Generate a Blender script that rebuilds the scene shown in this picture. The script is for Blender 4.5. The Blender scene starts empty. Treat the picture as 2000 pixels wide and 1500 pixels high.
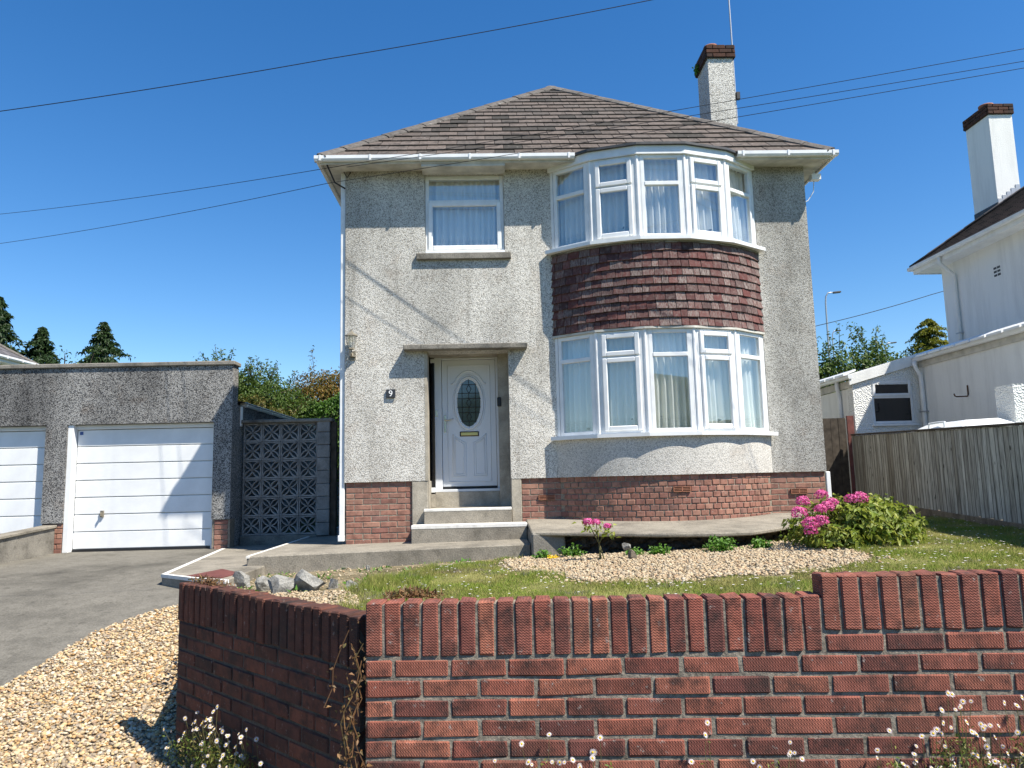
import bpy, bmesh, math, random
import numpy as np
from mathutils import Matrix, Vector, Euler
random.seed(7); RNG = np.random.default_rng(11)
sc = bpy.context.scene
COL = sc.collection
R = math.radians

# ------------------------------------------------------------------ camera
PITCH, ROLL, YAW = R(7.36), R(1.385), R(1.73)
cam = bpy.data.objects.new('camera', bpy.data.cameras.new('camera')); COL.objects.link(cam)
cam.data.sensor_width = 36.0; cam.data.lens = 36.0*1460/2000
cam.data.clip_start = 0.05; cam.data.clip_end = 2000
def _rows():
    cy, sy, cp, sp, cr, sr = math.cos(YAW), math.sin(YAW), math.cos(PITCH), math.sin(PITCH), math.cos(ROLL), math.sin(ROLL)
    R0 = Matrix(((1,0,0),(0,0,-1),(0,1,0)))
    Ry = Matrix(((cy,-sy,0),(sy,cy,0),(0,0,1)))
    Rp = Matrix(((1,0,0),(0,cp,sp),(0,-sp,cp)))
    Rr = Matrix(((cr,sr,0),(-sr,cr,0),(0,0,1)))
    return Rr @ Rp @ R0 @ Ry
_M = _rows()
cam.matrix_world = Matrix.Translation((0,0,1.6)) @ Matrix((_M[0], -_M[1], -_M[2])).transposed().to_4x4()
sc.camera = cam

# ------------------------------------------------------------------ world, sun, exposure
SUN = Vector((0.575, -0.4167, 1.0)).normalized()          # towards the sun
elev = math.asin(SUN.z); azim = math.atan2(SUN.x, SUN.y)
w = bpy.data.worlds.new('World'); sc.world = w; w.use_nodes = True
nt = w.node_tree; nt.nodes.clear()
sky = nt.nodes.new('ShaderNodeTexSky'); sky.sky_type = 'NISHITA'; sky.sun_disc = False
sky.sun_elevation = elev; sky.sun_rotation = azim
sky.air_density = 1.0; sky.dust_density = 0.15; sky.ozone_density = 2.5
bg = nt.nodes.new('ShaderNodeBackground'); bg.inputs[1].default_value = 0.10
wo = nt.nodes.new('ShaderNodeOutputWorld')
hs = nt.nodes.new('ShaderNodeHueSaturation'); hs.inputs['Saturation'].default_value = 1.34; hs.inputs['Hue'].default_value = 0.504
nt.links.new(sky.outputs[0], hs.inputs['Color']); nt.links.new(hs.outputs[0], bg.inputs[0]); nt.links.new(bg.outputs[0], wo.inputs[0])
sl = bpy.data.lights.new('sun', 'SUN'); sl.energy = 5.0; sl.angle = R(0.53); sl.color = (1.0, 0.94, 0.83)
so = bpy.data.objects.new('sun', sl); COL.objects.link(so); so.location = (30,-25,50)
so.rotation_euler = (-SUN).to_track_quat('-Z', 'Y').to_euler()
sc.view_settings.view_transform = 'Standard'; sc.view_settings.look = 'None'
sc.view_settings.gamma = 1.0; sc.view_settings.exposure = 0.82
sc.render.engine = 'CYCLES'
sc.cycles.max_bounces = 8; sc.cycles.transparent_max_bounces = 12

# ------------------------------------------------------------------ helpers
WL = {}
def wl(o): return WL.get(o.name, Vector((0,0,0))) if o else Vector((0,0,0))
def link(o, parent=None, pos=(0,0,0), rot=None):
    COL.objects.link(o)
    pos = Vector(pos)
    if parent is not None: o.parent = parent
    m = Matrix.Translation(pos - wl(parent))
    if rot is not None: m = m @ rot.to_4x4()
    o.matrix_local = m
    WL[o.name] = pos
    return o
def tag(o, label=None, cat=None, group=None, kind=None):
    if label: o['label'] = label
    if cat: o['category'] = cat
    if group: o['group'] = group
    if kind: o['kind'] = kind
    return o
def thing(name, loc, label, cat, group=None):
    o = bpy.data.objects.new(name, None); o.empty_display_size = 0.2
    link(o, None, loc); return tag(o, label, cat, group)
def mesh_np(name, v, f, mat=None, smooth=False):
    """v: (n,3) array, f: (m,k) array of one face size"""
    v = np.asarray(v, np.float32); f = np.asarray(f, np.int32)
    me = bpy.data.meshes.new(name); n, k = f.shape
    me.vertices.add(len(v)); me.vertices.foreach_set('co', v.ravel())
    me.loops.add(n*k); me.loops.foreach_set('vertex_index', f.ravel())
    me.polygons.add(n)
    me.polygons.foreach_set('loop_start', np.arange(0, n*k, k, dtype=np.int32))
    me.polygons.foreach_set('loop_total', np.full(n, k, np.int32))
    if smooth: me.polygons.foreach_set('use_smooth', np.ones(n, bool))
    me.update(calc_edges=True)
    if mat: me.materials.append(mat)
    return me
def obj(name, me, parent=None, pos=(0,0,0), rot=None):
    return link(bpy.data.objects.new(name, me), parent, pos, rot)
def boxes(name, mat, parent, lst, bevel=0):
    return [MB().box(*b).build(name, mat, parent, bevel=bevel) for b in lst]
class MB:
    def __init__(s): s.v = []; s.f = []
    def add(s, vs, fs):
        b = len(s.v); s.v += [tuple(p) for p in vs]; s.f += [tuple(i+b for i in q) for q in fs]; return s
    def box(s, x0, x1, y0, y1, z0, z1):
        return s.add([(x0,y0,z0),(x1,y0,z0),(x1,y1,z0),(x0,y1,z0),(x0,y0,z1),(x1,y0,z1),(x1,y1,z1),(x0,y1,z1)],
                     [(0,3,2,1),(4,5,6,7),(0,1,5,4),(1,2,6,5),(2,3,7,6),(3,0,4,7)])
    def obox(s, c, a, b, d):
        c, a, b, d = map(Vector, (c,a,b,d)); vs = []
        for k in (-1,1):
            for i, j in ((-1,-1),(1,-1),(1,1),(-1,1)): vs.append(c + a*i + b*j + d*k)
        return s.add(vs, [(0,3,2,1),(4,5,6,7),(0,1,5,4),(1,2,6,5),(2,3,7,6),(3,0,4,7)])
    def prism(s, bottom, top):
        n = len(bottom)
        fs = [tuple(range(n-1,-1,-1)), tuple(range(n,2*n))] + [(i,(i+1)%n,n+(i+1)%n,n+i) for i in range(n)]
        return s.add(list(bottom)+list(top), fs)
    def poly(s, pts): return s.add(pts, [tuple(range(len(pts)))])
    def tube(s, pts, r, n=8, caps=True):
        pts = [Vector(p) for p in pts]; rs = r if isinstance(r, (list, tuple)) else [r]*len(pts)
        vs = []; m = len(pts); up = None
        for i, p in enumerate(pts):
            t = (pts[min(i+1,m-1)] - pts[max(i-1,0)]).normalized()
            if up is None: up = t.orthogonal().normalized()
            a = (up - t*up.dot(t)); a = a.normalized() if a.length > 1e-6 else t.orthogonal().normalized()
            up = a; b = t.cross(a)
            for k in range(n):
                q = 2*math.pi*k/n; vs.append(p + (a*math.cos(q) + b*math.sin(q))*rs[i])
        fs = [(i*n+k, i*n+(k+1)%n, (i+1)*n+(k+1)%n, (i+1)*n+k) for i in range(m-1) for k in range(n)]
        if caps: fs += [tuple(range(n-1,-1,-1)), tuple(range((m-1)*n, m*n))]
        return s.add(vs, fs)
    def lathe(s, prof, c=(0,0,0), n=16):
        vs = [(c[0]+r*math.cos(2*math.pi*k/n), c[1]+r*math.sin(2*math.pi*k/n), c[2]+z) for r, z in prof for k in range(n)]
        m = len(prof)
        fs = [(i*n+k, i*n+(k+1)%n, (i+1)*n+(k+1)%n, (i+1)*n+k) for i in range(m-1) for k in range(n)]
        fs += [tuple(range(n-1,-1,-1)), tuple(range((m-1)*n, m*n))]
        return s.add(vs, fs)
    def mesh(s, name, mat=None, smooth=False, bevel=0, seg=1):
        me = bpy.data.meshes.new(name); me.from_pydata([tuple(p) for p in s.v], [], s.f)
        bm = bmesh.new(); bm.from_mesh(me)
        bmesh.ops.recalc_face_normals(bm, faces=bm.faces)
        if bevel:
            bmesh.ops.bevel(bm, geom=[e for e in bm.edges if len(e.link_faces) == 2 and e.calc_face_angle(0) > 0.4], offset=bevel, segments=seg, affect='EDGES', clamp_overlap=True)
        bm.to_mesh(me); bm.free()
        if mat: me.materials.append(mat)
        if smooth:
            for p in me.polygons: p.use_smooth = True
        return me
    def build(s, name, mat, parent=None, smooth=False, bevel=0, seg=1):
        return obj(name, s.mesh(name, mat, smooth, bevel, seg), parent)
def inpoly(x, y, poly):
    x = np.asarray(x, float); y = np.asarray(y, float); r = np.zeros(x.shape, bool); n = len(poly)
    for i in range(n):
        x0, y0 = poly[i]; x1, y1 = poly[(i+1) % n]
        if y0 == y1: continue
        c = ((y0 > y) != (y1 > y)) & (x < (x1-x0)*(y-y0)/(y1-y0) + x0); r ^= c
    return r

# ------------------------------------------------------------------ materials
class NT:
    def __init__(s, name):
        s.m = bpy.data.materials.new(name); s.m.use_nodes = True; s.t = s.m.node_tree
        s.b = s.t.nodes['Principled BSDF']; s.out = s.t.nodes['Material Output']
    def n(s, typ, ins=None, **props):
        nd = s.t.nodes.new(typ)
        for k, v in props.items(): setattr(nd, k, v)
        for k, v in (ins or {}).items():
            if isinstance(v, bpy.types.NodeSocket): s.t.links.new(v, nd.inputs[k])
            else: nd.inputs[k].default_value = v
        return nd
    def l(s, a, b): s.t.links.new(a, b)
    def coord(s, kind='Object', scale=(1,1,1), rand=False):
        c = s.n('ShaderNodeTexCoord').outputs[kind]
        if rand:
            oi = s.n('ShaderNodeObjectInfo')
            mm = s.n('ShaderNodeMath', {0: oi.outputs['Random'], 1: 37.0}, operation='MULTIPLY')
            c = s.n('ShaderNodeVectorMath', {0: c, 1: mm.outputs[0]}, operation='ADD').outputs[0]
        if scale != (1,1,1): c = s.n('ShaderNodeMapping', {'Vector': c, 'Scale': scale}).outputs[0]
        return c
    def noise(s, vec, scale, detail=4, rough=0.55, out=0):
        return s.n('ShaderNodeTexNoise', {'Vector': vec, 'Scale': scale, 'Detail': detail, 'Roughness': rough}).outputs[out]
    def ramp(s, fac, stops, interp='LINEAR'):
        r = s.n('ShaderNodeValToRGB', {'Fac': fac}); cr = r.color_ramp; cr.interpolation = interp
        while len(cr.elements) < len(stops): cr.elements.new(0.5)
        for e, (p, c) in zip(cr.elements, stops):
            e.position = p; e.color = (c, c, c, 1) if isinstance(c, (int, float)) else (*c, 1)
        return r.outputs[0]
    def mix(s, fac, a, b, mode='MIX'):
        nd = s.n('ShaderNodeMix', data_type='RGBA', blend_type=mode)
        for i, v in ((0, fac), (6, a), (7, b)):
            if isinstance(v, bpy.types.NodeSocket): s.l(v, nd.inputs[i])
            elif i == 0: nd.inputs[0].default_value = v
            else: nd.inputs[i].default_value = (*v, 1) if not isinstance(v, (int, float)) else (v, v, v, 1)
        return nd.outputs[2]
    def math(s, op, a, b=0.0, clamp=False):
        return s.n('ShaderNodeMath', {0: a, 1: b}, operation=op, use_clamp=clamp).outputs[0]
    def bump(s, h, strength=0.5, dist=0.01):
        bp = s.n('ShaderNodeBump', {'Height': h, 'Strength': strength, 'Distance': dist})
        s.l(bp.outputs[0], s.b.inputs['Normal']); return bp
    def fin(s, col, rough=0.8, spec=0.3):
        if isinstance(col, bpy.types.NodeSocket): s.l(col, s.b.inputs['Base Color'])
        else: s.b.inputs['Base Color'].default_value = (*col, 1)
        if isinstance(rough, bpy.types.NodeSocket): s.l(rough, s.b.inputs['Roughness'])
        else: s.b.inputs['Roughness'].default_value = rough
        s.b.inputs['Specular IOR Level'].default_value = spec
        return s.m
def plain(name, col, rough=0.6, spec=0.4, metal=0.0, var=0.0, scale=8):
    t = NT(name)
    if var:
        c = t.coord(); nz = t.noise(c, scale, 5)
        k = t.ramp(nz, [(0.3, 1-var), (0.7, 1+var*0.3)])
        m = t.fin(t.mix(1.0, col, k, 'MULTIPLY'), rough, spec)
    else: m = t.fin(col, rough, spec)
    t.b.inputs['Metallic'].default_value = metal
    return m
def pebbledash(name, lo, mid, hi, cell, stain_col, stain=0.5, bumpd=0.012, marks=False):
    t = NT(name); c = t.coord()
    v = t.n('ShaderNodeTexVoronoi', {'Vector': c, 'Scale': cell, 'Randomness': 1.0})
    sep = t.n('ShaderNodeSeparateColor', {'Color': v.outputs['Color']})
    col = t.ramp(sep.outputs[0], [(0.0, lo), (0.16, lo), (0.34, mid), (0.62, hi), (1.0, hi)])
    # gaps between stones
    gap = t.ramp(v.outputs['Distance'], [(0.3, 1.0), (0.8, 0.5)])
    col = t.mix(0.6, col, gap, 'MULTIPLY')
    n2 = t.noise(c, 260.0, 2)
    col = t.mix(0.18, col, t.ramp(n2, [(0.3, 0.3), (0.7, 1.0)]), 'MULTIPLY')
    cs = t.n('ShaderNodeMapping', {'Vector': c, 'Scale': (1.0, 1.0, 0.45)}).outputs[0]
    st = t.noise(cs, 1.15, 7, 0.62)
    col = t.mix(t.math('MULTIPLY', t.ramp(st, [(0.42, 0.0), (0.68, 1.0)]), stain), col, stain_col, 'MULTIPLY')
    st2 = t.noise(c, 3.5, 5, 0.6)
    col = t.mix(t.math('MULTIPLY', t.ramp(st2, [(0.55, 0.0), (0.75, 1.0)]), stain*0.6), col, (0.62, 0.5, 0.42), 'MULTIPLY')
    if marks:       # weathering: soot on the exposed right end, grime runs below sills, tan band under the eaves
        xyz = t.n('ShaderNodeSeparateXYZ', {'Vector': c})
        nz = t.noise(c, 1.6, 6, 0.65); wob = t.math('MULTIPLY', t.math('SUBTRACT', nz, 0.5), 2.2)
        rt = t.ramp(t.math('DIVIDE', t.math('ADD', xyz.outputs[0], wob), 6.0), [(0.56, 0.0), (0.72, 1.0)])
        col = t.mix(t.math('MULTIPLY', rt, 0.5), col, (0.46,0.465,0.47), 'MULTIPLY')
        run = t.noise(t.n('ShaderNodeMapping', {'Vector': c, 'Scale': (5.0,5.0,0.35)}).outputs[0], 1.0, 5, 0.6)
        col = t.mix(t.math('MULTIPLY', t.ramp(run, [(0.54, 0.0), (0.7, 1.0)]), 0.5), col, (0.52,0.51,0.49), 'MULTIPLY')
        tan = t.ramp(t.math('DIVIDE', t.math('ADD', xyz.outputs[2], t.math('MULTIPLY', wob, 0.12)), 6.0), [(0.955, 0.0), (0.985, 1.0)])
        col = t.mix(t.math('MULTIPLY', tan, 0.4), col, (0.50,0.44,0.36), 'MULTIPLY')
        pk = t.ramp(t.noise(c, 2.3, 5, 0.7), [(0.6, 0.0), (0.72, 1.0)])
        col = t.mix(t.math('MULTIPLY', pk, 0.25), col, (0.78,0.60,0.50), 'MULTIPLY')
    h = t.math('SUBTRACT', 1.0, v.outputs['Distance'])
    h = t.math('ADD', h, t.math('MULTIPLY', sep.outputs[1], 0.6))
    t.bump(h, 0.55, bumpd)
    return t.fin(col, 0.9, 0.15)
M = {}
M['dash'] = pebbledash('pebbledash_house', (0.43,0.405,0.36), (0.72,0.69,0.62), (0.87,0.84,0.77), 92, (0.46,0.46,0.455), 0.7, 0.008, True)
M['dash_chim'] = pebbledash('pebbledash_chimney', (0.40,0.38,0.34), (0.70,0.67,0.61), (0.86,0.83,0.765), 70, (0.6,0.6,0.59), 0.5, 0.010)
M['dash_dark'] = pebbledash('pebbledash_garage', (0.07,0.07,0.072), (0.20,0.198,0.19), (0.44,0.43,0.41), 88, (0.36,0.36,0.37), 1.0, 0.008)
M['dash_bay'] = pebbledash('render_bay', (0.50,0.48,0.44), (0.66,0.635,0.585), (0.76,0.73,0.67), 90, (0.7,0.69,0.67), 0.5, 0.006)
def brick_mat(name, cols, zig=False, soot=0.35, lime=0.25):
    t = NT(name); c = t.coord(); cr = t.coord(rand=True)
    rnd = t.n('ShaderNodeObjectInfo').outputs['Random']
    n = len(cols)
    base = t.ramp(rnd, [(i/(n-1), k) for i, k in enumerate(cols)])
    n1 = t.noise(cr, 14, 6, 0.65)
    base = t.mix(0.75, base, t.ramp(n1, [(0.28, 0.52), (0.5, 0.92), (0.75, 1.22)]), 'MULTIPLY')
    sn = t.noise(cr, 9, 6, 0.75)
    base = t.mix(t.math('MULTIPLY', t.ramp(sn, [(0.47, 0.0), (0.66, 1.0)]), soot), base, (0.035, 0.028, 0.026))
    ln = t.noise(cr, 30, 4, 0.7)
    base = t.mix(t.math('MULTIPLY', t.ramp(ln, [(0.62, 0.0), (0.72, 1.0)]), lime), base, (0.42, 0.38, 0.34))
    wp = t.n('ShaderNodeNewGeometry').outputs['Position']       # grime that runs over several bricks
    big = t.ramp(t.noise(wp, 2.1, 7, 0.7), [(0.5, 0.0), (0.68, 1.0)])
    base = t.mix(t.math('MULTIPLY', big, soot*0.75), base, (0.045, 0.034, 0.03))
    wh = t.ramp(t.noise(wp, 7.0, 6, 0.75), [(0.66, 0.0), (0.76, 1.0)])
    base = t.mix(t.math('MULTIPLY', wh, lime*0.9), base, (0.46, 0.42, 0.38))
    fine = t.noise(cr, 120, 5, .7)
    h = t.math('MULTIPLY', fine, 0.35)
    if zig:
        s = t.n('ShaderNodeSeparateXYZ', {'Vector': c})
        off = t.math('MULTIPLY', t.math('PINGPONG', t.math('ADD', s.outputs[2], 0.5), 0.0068), 0.9)
        wob = t.math('MULTIPLY', t.noise(cr, 40, 2), 0.006)
        ph = t.math('MULTIPLY', t.math('ADD', t.math('ADD', s.outputs[0], off), wob), 2*math.pi/0.0105)
        wv = t.math('ADD', t.math('MULTIPLY', t.math('SINE', ph), 0.5), 0.5)
        wv = t.math('POWER', wv, 0.6)
        h = t.math('ADD', h, t.math('MULTIPLY', wv, 1.0))
        base = t.mix(0.28, base, t.ramp(wv, [(0.0, 0.3), (0.6, 1.0)]), 'MULTIPLY')
        t.bump(h, 0.6, 0.0022)
    else: t.bump(h, 0.6, 0.004)
    return t.fin(base, 0.88, 0.2)
M['brick_wall'] = brick_mat('rustic_red_brick', [(0.26,0.088,0.062),(0.35,0.125,0.085),(0.20,0.072,0.056),(0.39,0.145,0.092),(0.30,0.096,0.068),(0.16,0.062,0.052),(0.33,0.115,0.08)], True, 0.85, 0.6)
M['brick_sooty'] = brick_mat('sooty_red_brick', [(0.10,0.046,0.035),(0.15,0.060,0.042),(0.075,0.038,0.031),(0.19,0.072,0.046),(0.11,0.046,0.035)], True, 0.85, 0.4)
M['brick_house'] = brick_mat('plinth_brick', [(0.29,0.135,0.10),(0.36,0.185,0.135),(0.26,0.12,0.095),(0.39,0.21,0.15),(0.24,0.13,0.105)], False, 0.4, 0.6)
M['brick_chim'] = brick_mat('chimney_brick', [(0.065,0.034,0.026),(0.10,0.045,0.03),(0.045,0.03,0.026)], False, 0.8, 0.05)
def concrete(name, col, dark=0.5, scale=1.3, grit=0.35, bumpd=0.006, mossy=0.0):
    t = NT(name); c = t.coord()
    a = t.noise(c, scale, 8, 0.62); b = t.noise(c, 60, 4, 0.7); d = t.noise(c, 6, 6, 0.65)
    k = t.ramp(a, [(0.3, 1-dark), (0.52, 0.95), (0.72, 1.1)])
    cc = t.mix(1.0, col, k, 'MULTIPLY')
    cc = t.mix(grit, cc, t.ramp(b, [(0.3, 0.35), (0.6, 1.15)]), 'MULTIPLY')
    cc = t.mix(0.5, cc, t.ramp(d, [(0.35, 0.7), (0.6, 1.05)]), 'MULTIPLY')
    if mossy: cc = t.mix(t.math('MULTIPLY', t.ramp(t.noise(c, 9, 5, 0.7), [(0.55, 0), (0.7, 1)]), mossy), cc, (0.06,0.055,0.045))
    t.bump(t.math('ADD', b, t.math('MULTIPLY', d, 1.5)), 0.7, bumpd)
    return t.fin(cc, 0.92, 0.2)
M['concrete'] = concrete('path_concrete', (0.30,0.27,0.22), 0.45, 1.6, 0.55, .007, .45)
M['concrete_dark'] = concrete('weathered_concrete', (0.27,0.25,0.215), 0.55, 2.5, 0.55, 0.008, 0.6)
M['driveway'] = concrete('driveway_concrete', (0.185,0.172,0.145), 0.55, 0.8, 0.6, 0.008, 0.6)
M['reveal'] = concrete('door_surround_concrete', (0.42,0.38,0.31), 0.3, 3.0, 0.3)
M['mortar'] = concrete('mortar', (0.30,0.26,0.205), 0.5, 14, 0.7, 0.008)
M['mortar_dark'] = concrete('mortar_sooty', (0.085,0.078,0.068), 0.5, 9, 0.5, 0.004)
M['rock'] = concrete('rock', (0.36,0.35,0.32), 0.6, 9, 0.6, 0.03, .3)
M['earth'] = concrete('dark_earth_rubble', (0.075,0.068,0.06), 0.6, 5, 0.6, 0.03)
M['block'] = concrete('screen_block_concrete', (0.31,0.30,0.285), 0.4, 4, 0.4, 0.004)
M['pvc'] = plain('white_upvc', (0.80,0.81,0.81), 0.33, 0.5, var=0.12, scale=6)
M['white_paint'] = plain('white_painted_edge', (0.74,0.72,0.67), 0.7, 0.3, var=0.25, scale=14)
M['soffit'] = plain('aged_white_paint', (0.60,0.58,0.52), 0.7, 0.2, var=0.35, scale=5)
M['door'] = plain('white_composite_door', (0.72,0.74,0.77), 0.35, 0.5)
M['gdoor'] = plain('white_garage_door', (0.80,0.81,0.81), 0.42, 0.4, var=0.10, scale=3.5)
M['black'] = plain('black_rubber', (0.02,0.02,0.022), 0.5)
M['felt'] = plain('lead_flashing', (0.07,0.072,0.078), 0.6, 0.4, var=0.4, scale=12)
M['brass'] = plain('brass', (0.75,0.56,0.22), 0.35, 0.5, 1.0)
M['chrome'] = plain('polished_handle', (0.62,0.58,0.48), 0.25, 0.5, 1.0)
M['lantern'] = plain('aged_lantern_metal', (0.30,0.27,0.21), 0.55, 0.5, 0.6, var=0.3, scale=30)
M['slate'] = plain('dark_slate_plaque', (0.03,0.033,0.04), 0.5)
M['white'] = plain('white_enamel', (0.85,0.85,0.83), 0.4)
M['cable'] = plain('black_cable', (0.012,0.012,0.014), 0.6)
M['metal'] = plain('galvanised_metal', (0.42,0.43,0.44), 0.45, 0.5, 0.6)
M['rust'] = plain('rusty_iron', (0.11,0.05,0.03), 0.8, 0.2, 0.0, var=0.4, scale=30)
M['terracotta'] = plain('terracotta', (0.36,0.16,0.10), 0.85, 0.2, var=0.4, scale=12)
M['red_paint'] = plain('red_painted_steel', (0.17,0.06,0.05), 0.75, 0.3, var=0.4, scale=9)
M['interior'] = plain('dim_room', (0.16,0.15,0.13), 0.9)
M['blue'] = plain('blue_sticker', (0.05,0.11,0.32), 0.5)
M['nbwhite'] = NT('white_painted_render')
_t = M['nbwhite']; _c = _t.coord()
_t.bump(_t.math('ADD', _t.noise(_c, 45, 4), _t.noise(_c, 120, 3)), 0.7, 0.006)
M['nbwhite'] = _t.fin(_t.mix(1.0, (0.80,0.80,0.77), _t.ramp(_t.noise(_t.coord(scale=(3,3,.4)), 1.6, 7, .68), [(0.3, 0.86), (0.55, 1.0)]), 'MULTIPLY'), 0.85, 0.2)
_t = NT('spatter_render'); _c = _t.coord()
_v = _t.n('ShaderNodeTexVoronoi', {'Vector': _c, 'Scale': 38.0})
_t.bump(_v.outputs['Distance'], 1.0, 0.02); M['spatter'] = _t.fin((0.78,0.78,0.75), 0.85, 0.2)
def tile_mat(name, cols, dark_p, lich):
    t = NT(name); cr = t.coord(rand=True); rnd = t.n('ShaderNodeObjectInfo').outputs['Random']
    base = t.ramp(rnd, cols)
    n1 = t.noise(cr, 22, 6, 0.7)
    base = t.mix(0.8, base, t.ramp(n1, [(0.3, 0.45), (0.55, 1.0), (0.75, 1.3)]), 'MULTIPLY')
    n2 = t.noise(cr, 5, 5, 0.7)
    base = t.mix(t.math('MULTIPLY', t.ramp(n2, [(0.52, 0), (0.66, 1)]), dark_p), base, (0.03,0.028,0.026))
    n3 = t.noise(cr, 11, 4, 0.6)
    base = t.mix(t.math('MULTIPLY', t.ramp(n3, [(0.66, 0), (0.72, 1)]), lich), base, (0.45,0.43,0.38))
    t.bump(n1, 0.6, 0.006)
    return t.fin(base, 0.9, 0.2)
M['tile'] = tile_mat('concrete_roof_tile', [(0.0,(0.105,0.086,0.074)),(0.35,(0.145,0.118,0.102)),(0.7,(0.125,0.106,0.094)),(0.84,(0.10,0.086,0.076)),(0.9,(0.05,0.046,0.04)),(1.0,(0.065,0.056,0.048))], 0.7, 0.3)
M['hip'] = tile_mat('hip_tile_concrete', [(0.0,(0.16,0.145,0.13)),(1.0,(0.12,0.108,0.098))], 0.5, 0.4)
def hung_mat():
    t = NT('weathered_hung_tile'); cr = t.coord(rand=True); rnd = t.n('ShaderNodeObjectInfo').outputs['Random']
    red = t.ramp(rnd, [(0.0,(0.075,0.027,0.026)),(0.4,(0.125,0.038,0.034)),(0.7,(0.052,0.025,0.025)),(1.0,(0.145,0.048,0.042))])
    gr = t.ramp(t.math('FRACT', t.math('MULTIPLY', rnd, 7.3)), [(0.0,0.05),(0.35,0.25),(0.65,0.6),(1.0,0.95)])
    st = t.noise(t.n('ShaderNodeMapping', {'Vector': cr, 'Scale': (1,1,0.12)}).outputs[0], 90, 5, 0.6)
    f = t.math('MULTIPLY', gr, t.ramp(st, [(0.35, 0.0), (0.6, 1.0)])); f = t.math('ADD', f, t.math('MULTIPLY', t.ramp(t.noise(cr, 18, 4, .7), [(0.5, 0.0), (0.7, 0.6)]), 0.6), True)
    c = t.mix(f, red, (0.27,0.225,0.205))
    c = t.mix(0.5, c, t.ramp(t.noise(cr, 25, 5, 0.7), [(0.3, 0.5), (0.6, 1.1)]), 'MULTIPLY')
    t.bump(st, 0.5, 0.004)
    return t.fin(c, 0.85, 0.25)
M['hung'] = hung_mat()
def glass_mat(name='window_glass', k=0.9, base=0.115, tint=(0.97,0.985,0.985)):
    t = NT(name); t.t.nodes.remove(t.b)
    fc = t.n('ShaderNodeLayerWeight', {'Blend': 0.5}).outputs['Facing']
    f = t.math('ADD', t.math('MULTIPLY', t.math('POWER', fc, 4.0), k), base, True)
    a = t.n('ShaderNodeBsdfTransparent', {'Color': (*tint, 1)}).outputs[0]
    g = t.n('ShaderNodeBsdfGlossy', {'Color': (1,1,1,1), 'Roughness': 0.0}).outputs[0]
    mx = t.n('ShaderNodeMixShader', {0: f, 1: a, 2: g}).outputs[0]
    t.l(mx, t.out.inputs[0]); return t.m
M['glass'] = glass_mat()
M['dark_glass'] = plain('dark_glass', (0.012,0.014,0.018), 0.04, 0.6)
M['door_glass'] = plain('leaded_door_glass', (0.03,0.06,0.075), 0.06, 1.0)
def curtain_mat():
    t = NT('net_curtain'); t.b.inputs['Roughness'].default_value = 0.9
    c = t.coord('UV')
    # scattered embroidery on the hem (v below 0.28 of drop)
    v = t.n('ShaderNodeTexVoronoi', {'Vector': t.n('ShaderNodeMapping', {'Vector': c, 'Scale': (10,10,10)}).outputs[0], 'Scale': 1.0, 'Randomness': 0.8})
    spot = t.ramp(v.outputs['Distance'], [(0.13, 1.0), (0.17, 0.0)])
    s = t.n('ShaderNodeSeparateXYZ', {'Vector': c})
    hem = t.ramp(s.outputs[1], [(0.20, 1.0), (0.24, 0.0)])
    rr = t.n('ShaderNodeSeparateColor', {'Color': v.outputs['Color']})
    k = t.math('MULTIPLY', t.math('MULTIPLY', spot, hem), t.ramp(rr.outputs[0], [(0.45, 0.0), (0.5, 1.0)]))
    col = t.mix(k, (0.93,0.93,0.89), (0.03,0.035,0.05))
    lace = t.noise(c, 60, 3)
    col = t.mix(t.math('MULTIPLY', hem, 0.4), col, t.ramp(lace, [(0.4, 0.5), (0.6, 1.0)]), 'MULTIPLY')
    t.fin(col, 0.9, 0.1)
    tr = t.n('ShaderNodeBsdfTranslucent', {'Color': (0.75,0.75,0.7,1)}).outputs[0]
    tp = t.n('ShaderNodeBsdfTransparent').outputs[0]
    m1 = t.n('ShaderNodeMixShader', {0: 0.15, 1: t.b.outputs[0], 2: tr}).outputs[0]
    m2 = t.n('ShaderNodeMixShader', {0: 0.05, 1: m1, 2: tp}).outputs[0]
    t.l(m2, t.out.inputs[0]); return t.m
M['curtain'] = curtain_mat()
def leaf_mat(name, cols, trans=0.35, rough=0.5):
    t = NT(name)
    r = t.n('ShaderNodeNewGeometry').outputs['Random Per Island']
    col = t.ramp(r, [(i/(len(cols)-1), c) for i, c in enumerate(cols)])
    t.fin(col, rough, 0.35)
    tr = t.n('ShaderNodeBsdfTranslucent', {'Color': col}).outputs[0]
    mx = t.n('ShaderNodeMixShader', {0: trans, 1: t.b.outputs[0], 2: tr}).outputs[0]
    t.l(mx, t.out.inputs[0]); return t.m
M['leaf_dark'] = leaf_mat('conifer_foliage', [(0.018,0.04,0.015),(0.032,0.065,0.022),(0.055,0.095,0.03),(0.024,0.05,0.018)])
M['leaf_green'] = leaf_mat('green_foliage', [(0.045,0.085,0.015),(0.075,0.13,0.02),(0.11,0.17,0.03),(0.055,0.10,0.018)])
M['leaf_gold'] = leaf_mat('golden_foliage', [(0.20,0.12,0.02),(0.26,0.15,0.025),(0.12,0.11,0.02),(0.07,0.09,0.02)])
M['leaf_olive'] = leaf_mat('olive_foliage', [(0.10,0.085,0.02),(0.15,0.13,0.03),(0.07,0.09,0.02),(0.19,0.15,0.04)])
M['leaf_lime'] = leaf_mat('golden_conifer_foliage', [(0.16,0.17,0.015),(0.22,0.22,0.02),(0.10,0.13,0.015),(0.28,0.26,0.03)])
M['leaf_hedge'] = leaf_mat('hedge_foliage', [(0.05,0.12,0.015),(0.08,0.18,0.02),(0.13,0.24,0.035)])
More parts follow.
